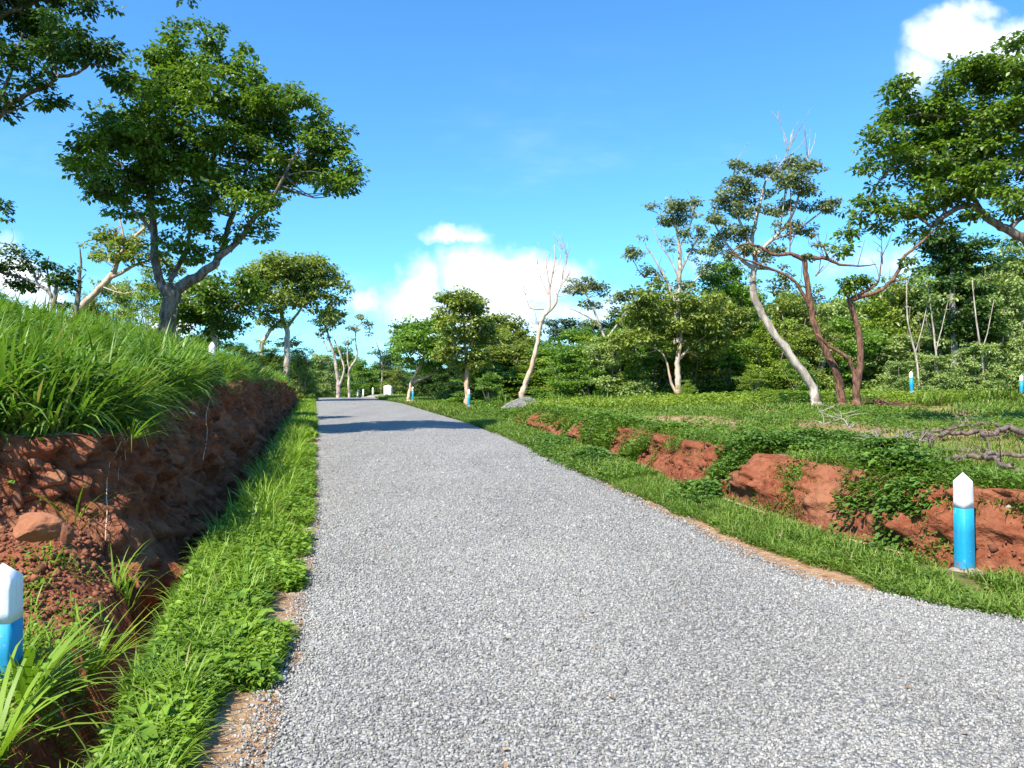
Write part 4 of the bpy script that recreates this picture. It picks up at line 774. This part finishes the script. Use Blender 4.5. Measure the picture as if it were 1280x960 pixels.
# ------------------------------------------------------------------ bushes of the thicket
def bush_proto(k, leafm, seed, leaf, per=26, big=False):
    g = np.random.default_rng(seed); cl = []
    n = 34
    for i in range(n):
        h = g.uniform(0.1, 3.4) if i < 22 else g.uniform(0.1, 1.2); rad = 1.9 * math.sqrt(max(0.05, 1 - (h / 4.2) ** 1.6)); a = g.uniform(0, 6.28); r = rad * math.sqrt(g.random()) * 0.85
        cl.append(((r * math.cos(a), r * math.sin(a), h), (g.uniform(.6, .95), g.uniform(.6, .95), g.uniform(.35, .6))))
    for i in range(7):
        a = g.uniform(0, 6.28); r = g.uniform(0, 1.0); cl.append(((r * math.cos(a), r * math.sin(a), g.uniform(3.2, 3.9)), (.42, .42, .34)))
    (V, Fc, T), cents = crown_leaves(cl, leaf, 0.42, 0.5, 0.32, 0.36, seed=seed, per=per)
    root = empty('bush', (0, 0, 0), 'x', 'bush'); mesh_obj('foliage', V, Fc, leafm, root, {'tint': T})
    ws = []
    for i in range(7):
        a = g.uniform(0, 6.28); r = g.uniform(.6, 1.5); h = g.uniform(2.2, 3.6)
        v, f, t, _ = tube([(.12 * math.cos(a), .12 * math.sin(a), -.2, .05), (.4 * r * math.cos(a), .4 * r * math.sin(a), h * .4, .035), (r * math.cos(a), r * math.sin(a), h, .012)], 3, 5); ws.append((v, f, t))
    V, Fc, T = join(ws); mesh_obj('stem', V, Fc, BARK['grey'], root, smooth=True); return root
protos = {'olive': [bush_proto('o', LEAF['olive'], 3, .15), None], 'mid': [bush_proto('m', LEAF['mid'], 5, .17), None], 'pale': [bush_proto('p', LEAF['pale'], 8, .17), None],
          'deep': [bush_proto('d', LEAF['deep'], 13, .15), None], 'dark': [bush_proto('k', LEAF['dark'], 21, .16), None], 'lime': [bush_proto('l', LEAF['lime'], 34, .13), None]}
def bush(px, d, top, kind, label, group, wpx=None):
    pr = protos[kind]
    if pr[1] is None: o = pr[0]; pr[1] = True
    else:
        o = pr[0].copy(); C.objects.link(o)
        for ch in pr[0].children:
            c = ch.copy(); C.objects.link(c); c.parent = o
    p = P(px, top, d); g = float(H(p[0], p[1])); h = max(0.5, p[2] - g); sc = h / 4.0
    wd = (wpx or 80) * d / F; sx = wd / 4.0
    o.location = (p[0], p[1], g - 0.05); o.scale = (sx, sx, sc); o.rotation_euler = (0, 0, random.uniform(0, 6.28))
    tag(o, label, 'bush', group)
marks = [(612, 'behind the lone green bush by the gravel heap'), (660, 'behind the gravel heap'), (715, 'right of the leafless leaning trunk'), (765, 'under the sparse layered tree'), (815, 'left of the short forked pale trunk'),
         (865, 'right of the short forked pale trunk'), (915, 'left of the pale leaning trunk'), (965, 'directly behind the pale leaning trunk'), (1015, 'between the pale and the red brown trunks'), (1060, 'behind the red brown V shaped trunk'),
         (1105, 'behind the brush pile'), (1150, 'behind the far white and blue post'), (1200, 'below the dark dense tree at the right'), (1250, 'at the right edge of the photograph'), (1305, 'just beyond the right edge'), (1370, 'farther beyond the right edge')]
ft_ = lambda px: np.interp(px, [600, 650, 700, 760, 800, 860, 900, 950, 1000, 1050, 1100, 1150, 1200, 1280, 1400], [455, 445, 435, 432, 430, 428, 418, 408, 405, 400, 398, 395, 385, 372, 360])
bt_ = lambda px: np.interp(px, [600, 650, 700, 760, 800, 860, 900, 950, 1000, 1050, 1100, 1150, 1200, 1280, 1400], [440, 430, 412, 398, 372, 362, 358, 360, 362, 358, 352, 345, 338, 318, 310])
kf = ['mid', 'lime', 'mid', 'pale', 'mid', 'olive', 'mid', 'lime', 'olive', 'mid', 'pale', 'pale', 'pale', 'pale', 'mid', 'pale']
kb = ['olive', 'mid', 'lime', 'mid', 'olive', 'lime', 'mid', 'olive', 'pale', 'lime', 'olive', 'pale', 'olive', 'pale', 'deep', 'olive']
col = {'olive': 'olive green', 'mid': 'green', 'pale': 'pale green', 'deep': 'deep green', 'dark': 'dark green', 'lime': 'yellow green'}
for i, (px, m) in enumerate(marks):
    bush(px, (44 if i < 2 else 37.5) + random.uniform(-.8, 1), float(ft_(px)) + random.uniform(-18, 20), kf[i], f'low {col[kf[i]]} bush in the thicket {m}', 'low front bushes of the thicket', 112)
    bush(px + 22, (46 if i < 2 else 42) + random.uniform(-1, 1.5), float(bt_(px)) + random.uniform(-14, 16), kb[i], f'taller {col[kb[i]]} bush in the thicket {m}', 'taller rear bushes of the thicket', 125)
for i, (px, d, top, k, wpx, l) in enumerate([
    (613, 36, 464, 'mid', 46, 'rounded bright green bush left of the gravel heap'), (858, 33.5, 474, 'lime', 30, 'small yellow green shrub at the foot of the forked pale trunk'),
    (380, 62, 452, 'mid', 46, 'green bush left of the road end'), (400, 66, 440, 'pale', 50, 'pale bush behind the forked pale trunk at the road end'), (452, 70, 448, 'mid', 54, 'green bush behind the small white posts at the road end'), (496, 66, 455, 'olive', 50, 'olive bush right behind the road end'),
    (430, 74, 430, 'deep', 70, 'tall deep green bush behind the wispy tree'), (482, 78, 440, 'dark', 60, 'dark bush far behind the thin dark stem'), (360, 60, 440, 'dark', 50, 'dark bush at the far end of the left bank'),
    (532, 56, 455, 'dark', 60, 'dark bush behind the slanting grey trunk'), (568, 54, 448, 'dark', 60, 'dark bush behind the straight trunk'), (650, 48, 455, 'dark', 60, 'dark bush behind the gravel heap bushes'),
    (332, 42, 432, 'deep', 60, 'deep green bush under the umbrella tree'), (300, 40, 428, 'dark', 60, 'dark bush left of the pale umbrella tree trunks'), (375, 50, 436, 'olive', 50, 'olive bush right of the umbrella tree trunk'),
    (250, 34, 415, 'olive', 60, 'olive bush behind the far post on the left bank'), (188, 30, 335, 'lime', 90, 'yellow green bush behind the big forked trunk'), (145, 31, 345, 'pale', 80, 'pale bush under the leaning tree on the bank'),
    (112, 30, 365, 'olive', 60, 'olive bush at the foot of the leaning tree'), (-20, 26, 350, 'deep', 120, 'bush just beyond the left edge on the bank'), (-140, 24, 330, 'mid', 150, 'bush farther beyond the left edge on the bank'), (395, 78, 450, 'dark', 70, 'dark bush far behind the road end on the left'),
    (1125, 33.6, 448, 'pale', 60, 'low pale bush hugging the ground right of the brush pile'), (1170, 33.2, 440, 'pale', 70, 'low pale bush right of the far white and blue post'), (1222, 33.4, 425, 'pale', 80, 'pale bush at ground level left of the pale blue post'),
    (1300, 32.8, 405, 'pale', 90, 'pale bush at ground level where the thicket leaves the photograph'), (940, 34.5, 455, 'lime', 46, 'small bright bush left of the leaning pale trunk foot'), (1000, 34.8, 446, 'mid', 50, 'small green bush right behind the leaning pale trunk foot'),
    (790, 36, 452, 'lime', 50, 'low bright bush left of the short forked trunk'), (740, 36.5, 456, 'mid', 60, 'low green bush right of the leafless leaning trunk foot')]):
    bush(px, d, top, k, l, None, wpx)

for i, px in enumerate(range(230, 1460, 42)):
    right = px > 600
    bush(px + random.uniform(-8, 8), (49 if right else 84) + random.uniform(-2, 3), (float(bt_(px)) + 8 if right else 457) + random.uniform(-8, 8), 'deep' if i % 3 else 'mid',
         'green bush of the far woods filling in behind the thicket' if right else 'green bush of the far woods beyond the end of the road', 'bushes of the far woods behind the thicket' if right else 'bushes of the far woods beyond the road end', 120)
# ------------------------------------------------------------------ marker posts
def box_post(name, w0, w1, z0, z1, tip=0.0, ch=0.012, mat=None, parent=None, base=False):
    def ring(w, z):
        h = w / 2; c = ch; p = [(h, -h + c), (h, h - c), (h - c, h), (-h + c, h), (-h, h - c), (-h, -h + c), (-h + c, -h), (h - c, -h)]
        return [(a, b, z) for a, b in p]
    zs = np.linspace(z0, z1, 5); V = []
    for z in zs:
        w_ = w0 + (w1 - w0) * (z - z0) / (z1 - z0); V += ring(w_, z)
    F4 = [(i * 8 + j, i * 8 + (j + 1) % 8, i * 8 + 8 + (j + 1) % 8, i * 8 + 8 + j) for i in range(4) for j in range(8)]
    V = np.array(V, float); V[:, :2] += 0.002 * (vnoise(V[:, 0] * 40 + V[:, 2] * 13, V[:, 1] * 40, V[:, 2] * 9, 4) - .5)[:, None]
    n = len(V); b = 4 * 8
    V = np.concatenate([V, [[0, 0, z1 + tip]], [[0, 0, z0]]]); F3 = [(b + j, b + (j + 1) % 8, n) for j in range(8)] + [((j + 1) % 8, j, n + 1) for j in range(8)]
    return mesh_obj(name, V, [np.array(F4), np.array(F3)], mat, parent)
def lump(r, h, seed, n=20, m=8):
    a = np.arange(n) * 2 * np.pi / n; V = []
    for i in range(m + 1):
        t = i / m; rr_ = r * math.cos(t * math.pi / 2) ** 0.6 if i < m else 0.0; z = h * math.sin(t * math.pi / 2)
        for k in range(n):
            q = rr_ * (1 + .35 * (vnoise(math.cos(a[k]) * 2 + 5, math.sin(a[k]) * 2 + 5, z * 6, seed) - .5)); V.append((q * math.cos(a[k]), q * math.sin(a[k]), z + .25 * h * (vnoise(q * math.cos(a[k]) * 14, q * math.sin(a[k]) * 14, 0, seed) - .5)))
    Fq = np.array([(i * n + j, i * n + (j + 1) % n, i * n + n + (j + 1) % n, i * n + n + j) for i in range(m) for j in range(n)])
    return np.array(V), Fq
def post(px, d, top_py, label, rz=0.25, tilt=(0, 0), foot=True, hh=0.92, white=0.30, w_=.118):
    p = P(px, top_py, d); z = p[2] - hh
    r = empty('marker_post', (p[0], p[1], z), label, 'marker post', 'white and blue marker posts along the road'); r.rotation_euler = (R(tilt[0]), R(tilt[1]), rz)
    g = float(H(p[0], p[1])) - z
    box_post('blue_shaft', w_ * 1.06, w_, min(-0.12, g - .15), hh - white, 0, mat=M_blue, parent=r)
    box_post('white_top', w_, w_ * .96, hh - white + 0.0006, hh - .075, .075, mat=M_white, parent=r)
    if foot:
        V, Fq = lump(0.15, 0.09, int(px) % 50); V[:, 2] += max(g, -.02) + .05
        mesh_obj('concrete_footing', V, Fq, M_conc, r, {'tint': rng.random(len(V))}, smooth=True)
    return r
post(1205, 6.55, 590, 'white topped blue post standing in front of the low red bank at the right', 0.30, (0, -1.2))
post(2, 4.05, 703, 'nearest white topped blue post at the lower left behind long grass blades', 0.12, (0, 0.8), False, 0.86, 0.30, .15)
post(265, 15.5, 427, 'white topped post half buried in the tall grass of the left bank', 0.2)
post(586, 37.5, 486, 'white topped blue post beside the patch of red soil in front of the straight trunk', 0.2)
post(516, 46, 483, 'white topped blue post in front of the slanting grey trunk right of the road end', 0.2)
post(1140, 31.5, 464, 'white and blue post at the foot of the thicket right of the brush pile', 0.5, (0, -4))
post(1277, 31.5, 468, 'pale blue post at the foot of the thicket by the right edge', 0.5)
post(447, 63, 487, 'leftmost small white post beyond the road end', 0.2, white=.6); post(454, 61, 486, 'second small white post beyond the road end', 0.2, white=.6); post(466, 60, 484, 'third small white post beyond the road end', 0.2, white=.6)
# small white block at the road end
b = P(485, 491, 60); g = float(H(b[0], b[1])); r = empty('concrete_block', (b[0], b[1], g), 'wide pale block on a low mound at the road end', 'block')
o = box_post('block', .6, .58, -.1, EYE + (HZ - 481) / F * 60 - g - .1, .1, .05, mat=M_white, parent=r)
V, Fq = lump(1.6, .25, 9); mesh_obj('mound', V, Fq, M_conc, r, {'tint': rng.random(len(V))}, smooth=True)

# ------------------------------------------------------------------ gravel heap
p = P(657, 500, 32.5); g = float(H(p[0], p[1])); n = 48; a = np.arange(n) * 2 * np.pi / n; V = []
mz = 22; top = .62
for i in range(mz + 1):
    t = i / mz; q = 1.25 * (1 - t)
    for k in range(n):
        x, y = q * math.cos(a[k]), q * math.sin(a[k]) * .8; V.append((x, y, -.05 + (top + .05) * (1 - (1 - t) ** 1.7) * (1 + .25 * (float(vnoise(x * 1.5 + 3, y * 1.5, 0, 15)) - .5)) + .05 * (float(vnoise(x * 3 + 7, y * 3 + 7, 0, 5)) - .5)))
Fq = np.array([(i * n + j, i * n + (j + 1) % n, i * n + n + (j + 1) % n, i * n + n + j) for i in range(mz) for j in range(n)])
r = empty('gravel_heap', (p[0], p[1], g), 'grey heap of gravel behind the roadside grass below the bare leaning tree', 'gravel heap')
mesh_obj('heap', np.array(V), Fq, M_road, r, smooth=True)
m_ = 5000; t = rng.random(m_) ** .5; aa = rng.uniform(0, 6.28, m_); q = 1.27 * t; pp = np.stack([q * np.cos(aa), q * np.sin(aa) * .8, (top + .02) * (1 - t ** 1.7).clip(0)], 1)
V, Fc, T = stones(pp, rng.uniform(.012, .03, m_)); tag(mesh_obj('stones', V, Fc, M_chip, r, {'tint': T}), None, None, None, 'stuff')

# ------------------------------------------------------------------ rocks
def rock(px, py, d, r, label=None, fl=(1, 1, 1), seed=0, snap=True):
    import bmesh
    bm = bmesh.new(); bmesh.ops.create_icosphere(bm, subdivisions=4, radius=1)
    g = np.random.default_rng(seed); pl = g.normal(size=(11, 3)); pl /= np.linalg.norm(pl, axis=1)[:, None]; dd = g.uniform(.55, .9, 11)
    for v_ in bm.verts:
        c = np.array(v_.co)
        for a_, b_ in zip(pl, dd):
            k = c @ a_ - b_
            if k > 0: c = c - a_ * k * .92
        c = c * (1 + .30 * (float(fbm(c[0] * 3 + seed, c[1] * 3, c[2] * 3, 4, 3)) - .5))
        v_.co = Vector(c * np.array(fl) * r)
    me = bpy.data.meshes.new('rock'); bm.to_mesh(me); bm.free(); me.materials.append(M_rock)
    at = me.attributes.new('tint', 'FLOAT', 'POINT'); at.data.foreach_set('value', np.full(len(me.vertices), g.uniform(.2, 1), np.float32))
    o = bpy.data.objects.new('rock', me); C.objects.link(o); p = P(px, py, d); o.location = p; return tag(o, label, 'rock', 'rocks bedded in the left cut bank' if px < 400 else None)
for px, py, r_, fl, l in [(48, 660, .13, (1.3, .7, .8), 'largest flat rock low in the left cut bank above the near post'), (70, 598, .085, (1.1, .7, .9), 'sunlit orange rock in the middle of the left cut bank'),
    (98, 572, .075, (1.2, .7, .7), 'upper right orange rock under the grass of the left bank'), (24, 622, .07, (.6, .6, 1.5), 'upright wedge shaped rock at the left edge of the cut bank'), (42, 580, .08, (1.2, .7, .8), 'dull brown rock left of the orange rocks in the bank'),
    (84, 668, .06, (.8, .6, 1.2), 'narrow rock leaning on the largest flat rock'), (12, 560, .06, (1.2, .7, .8), 'small brown rock high at the left edge of the cut bank'), (112, 640, .05, (1.3, .7, .6), 'small orange rock low at the right of the bedded rocks')]:
    rock(px, py, hit(px, py) + (.6 if py == 660 else .15) * r_, r_, l, fl, int(px) + 3)
for px, py, r_, l in [(240, 517, .035, 'tiny white stone high in the shaded left bank'), (945, 603, .03, 'small pale stone left in the low right bank'), (965, 603, .035, 'larger pale stone near the top of the low right bank'), (1012, 622, .03, 'pale stone lower in the low right bank'), (1262, 700, .06, 'tan stone on the red soil right of the near right post'), (1016, 493, .10, 'white stone at the foot of the pale leaning trunk'), (930, 573, .06, 'reddish stone at the top edge of the low right bank')]:
    d = hit(px, py) if px < 400 else (24.5 if px == 1016 else 8.9 if px < 1100 else 6.6)
    o = rock(px, py, d, r_, l, (1.1, .9, .7), int(px)); 
    if px > 400:
        o.location.z = float(H(o.location.x, o.location.y)) + r_ * .25; o['category'] = 'stone'; o['group'] = 'loose stones'
    o.name = 'stone'; o.data.materials.clear(); o.data.materials.append(M_conc)

# ------------------------------------------------------------------ fallen branches, brush pile, roots, twigs
def on_field(px, d, h): 
    x = (px - 640) / F * d; return np.array([x, d, float(H(x, d)) + h])
def branch(name, pls, mat, label, cat, group=None, tw=20, seed=1):
    g = np.random.default_rng(seed); ws = []; nodes = []
    for pl in pls:
        q4 = []
        for a, b, d, r_ in pl:
            dd = d
            for it in range(12):
                z_ = float(H((a - 640) / F * dd, dd)) + .10 + r_; dd = .5 * dd + .5 * min((EYE - z_) * F / max(b - HZ, 5), 15.0)
            q4.append((*P(a, b, dd), r_ * 1.6))
        v, f, t, q = tube(q4, 5, 7, 1.0, seed); ws.append((v, f, t)); nodes.append(q)
    nd = np.concatenate(nodes)
    for k in range(tw):
        a = nd[g.integers(len(nd)), :3]; l = g.uniform(.15, .5); e = a + np.array([g.normal(0, 1), g.normal(0, .6), g.uniform(.1, 1)]) * l * .6; m = (a + e) / 2 + g.normal(0, .03, 3)
        v, f, t, _ = tube([(*a, .006), (*m, .005), (*e, .002)], 3, 4); ws.append((v, f, t))
    V, Fc, T = join(ws); c = V.mean(0); return tag(mesh_obj(name, V, Fc, mat, smooth=True, origin=c), label, cat, group)
FB = 'dead branches lying in the clearing'
branch('fallen_branch', [[(1330, 560, 12.2, .035), (1282, 545, 12.3, .035), (1262, 533, 12.4, .032), (1235, 530, 12.6, .024), (1205, 533, 12.8, .018), (1180, 537, 12.9, .014), (1150, 540, 13, .008)],
    [(1262, 534, 12.4, .03), (1250, 540, 12.3, .028), (1236, 544, 12.3, .028), (1222, 540, 12.4, .026), (1205, 543, 12.4, .024), (1185, 541, 12.5, .022), (1168, 545, 12.5, .02), (1158, 540, 12.5, .018), (1154, 541, 12.5, .016), (1152, 546, 12.5, .012)], [(1168, 545, 12.5, .014), (1163, 551, 12.3, .012), (1161, 557, 12.2, .01)], [(1205, 532, 12.8, .012), (1195, 520, 13, .008), (1183, 512, 13, .004)], [(1212, 530, 12.8, .01), (1203, 518, 13, .006), (1197, 512, 13, .004)]],
    BARK['brown'], 'upper crooked dead branch lying in the field behind the right post', 'branch', FB, 40, 3)
branch('fallen_branch', [[(1142, 568, 10.8, .018), (1152, 574, 10.7, .018), (1175, 573, 10.8, .018), (1200, 571, 10.9, .018), (1226, 570, 11, .02), (1246, 577, 10.8, .02), (1268, 586, 10.5, .018), (1290, 590, 10.4, .016)], [(1228, 570, 11, .016), (1245, 566, 11.2, .018), (1275, 567, 11.2, .016), (1300, 566, 11.2, .016)], [(1182, 574, 10.7, .009), (1195, 584, 10.4, .008), (1206, 592, 10.1, .006)], [(1238, 568, 11.1, .01), (1235, 552, 11.2, .008), (1232, 545, 11.2, .005)]],
    BARK['brown'], 'lower straight dead branch with pale broken ends behind the right post', 'branch', FB, 30, 5)
branch('fallen_branch', [[(1090, 560, 11.6, .01), (1092, 550, 11.7, .009), (1098, 538, 11.8, .006)], [(1092, 552, 11.7, .008), (1110, 553, 11.9, .007), (1135, 556, 12, .006), (1152, 560, 12, .004)], [(1110, 553, 11.9, .006), (1130, 547, 12.3, .005), (1160, 552, 12.4, .004)], [(1128, 548, 12.3, .005), (1142, 543, 12.5, .004)]],
    BARK['grey'], 'thin grey dead twigs left of the crooked dead branch', 'branch', FB, 50, 7)
branch('fallen_branch', [[(1030, 532, 14, .008), (1028, 520, 14.2, .006), (1024, 512, 14.2, .004)], [(1030, 530, 14, .007), (1052, 524, 14.2, .006), (1062, 536, 14, .005)], [(1052, 524, 14.2, .006), (1050, 514, 14.2, .004)]],
    BARK['white'], 'small pale dead twigs in the grass in front of the V shaped trunk', 'branch', FB, 24, 9)
g_ = np.random.default_rng(4); ws = []
bp = on_field(1100, 25, 0)
for k in range(170):
    a = bp + np.array([g_.normal(0, .42), g_.normal(0, .3), 0]); h = .34 * math.exp(-((a[0] - bp[0]) / .55) ** 2) * g_.random(); az = g_.uniform(0, 6.28); l = g_.uniform(.2, .7)
    e = a + np.array([math.cos(az) * l, math.sin(az) * l, h + g_.uniform(0, .2)]); a[2] += h * .8
    v, f, t, _ = tube([(*a, .016), (*((a + e) / 2 + g_.normal(0, .03, 3)), .012), (*e, .006)], 2, 4); ws.append((v, f, t))
V, Fc, T = join(ws); tag(mesh_obj('brush_pile', V, Fc, BARK['red'], smooth=True, origin=bp), 'pile of reddish dead sticks beside the V shaped trunk', 'brush pile')
# hanging roots on the left bank
def root_line(pl, label, seed, r0=.005):
    ws = []
    for L in pl:
        v, f, t, _ = tube([(*P(a, b, hit(a, b) - .03), r0) for a, b, o_ in L], 5, 5, 1.5, seed); ws.append((v, f, t))
    V, Fc, T = join(ws); tag(mesh_obj('hanging_root', V, Fc, BARK['orange'], smooth=True, origin=V.mean(0)), label, 'root', 'roots hanging down the left bank')
root_line([[(152, 552, -.15), (146, 565, -.18), (138, 580, -.2), (134, 600, -.22), (134, 640, -.24), (133, 675, -.25)]], 'long pale root hanging down the sunlit end of the left bank', 3)
root_line([[(160, 548, -.1), (152, 570, -.12), (148, 600, -.14)], [(156, 548, -.1), (158, 575, -.12)]], 'pair of short roots right of the long pale root', 5, .003)
root_line([[(262, 500, -.1), (258, 520, -.1), (259, 545, -.12), (254, 575, -.14)]], 'thin root hanging in the shaded part of the left bank', 8, .005)

# ------------------------------------------------------------------ arching foreground clumps, each its own plant
def clump(px, py, d, n, L, Wd, label, azc=None, spread=.05, lean=(.2, .9), bend=(.7, 1.7), seg=5, zoff=0, free=False):
    p = P(px, py, d); x = np.full(1, p[0]); y = np.full(1, p[1]); z = np.array([p[2] if free else float(H(p[0], p[1])) + zoff])
    v, f, t = tufts(x, y, n, spread, L, Wd, lean, bend, seg, None if azc is None else np.array([azc]), z=z)
    tag(mesh_obj('grass_clump', v, f, M_gr_verge, attrs={'tint': t}, origin=(p[0], p[1], z[0])), label, 'grass clump', 'arching clumps of long grass')
clump(28, 880, 3.75, 30, (.4, .85), (.018, .034), 'biggest arching grass clump in front of the near blue post', 0.1)
clump(-6, 840, 3.3, 16, (.4, .75), (.018, .032), 'long grass blades crossing the blue part of the near post', 0.6)
clump(150, 830, 4.35, 22, (.25, .5), (.007, .012), 'thin grass clump leaning over the ditch right of the near post', 0.0)
clump(110, 790, 4.6, 26, (.35, .7), (.012, .024), 'grass clump rising to the right below the cut bank', 0.3, lean=(.5, 1.1), bend=(.1, .6))
clump(205, 735, 5.9, 18, (.3, .55), (.008, .014), 'grass clump in the ditch with long blades leaning right', 0.0)
clump(215, 655, 7.0, 24, (.25, .5), (.007, .012), 'dark grass clump at the foot of the shaded bank', None)
clump(165, 545, 6.6, 20, (.35, .65), (.008, .016), 'grass clump drooping over the bank edge toward the ditch', 0.0, lean=(.6, 1.3), bend=(.6, 1.3), free=True)
clump(300, 640, 7.4, 20, (.3, .5), (.007, .013), 'upright grass clump at the outer edge of the left verge', None)
clump(330, 620, 9.0, 26, (.35, .6), (.008, .015), 'tall pale green clump standing in the left verge halfway up', None, lean=(.1, .5))
clump(190, 905, 3.4, 16, (.2, .34), (.006, .011), 'bright clump at the ditch edge near the bottom of the photo', None)
clump(1115, 600, 8.6, 40, (.2, .42), (.008, .014), 'grass clump spilling over the low bank left of the right post', -2.2)
clump(870, 600, 10.2, 30, (.15, .3), (.007, .013), 'dark grass clump at the left end of the bare red bank', None)
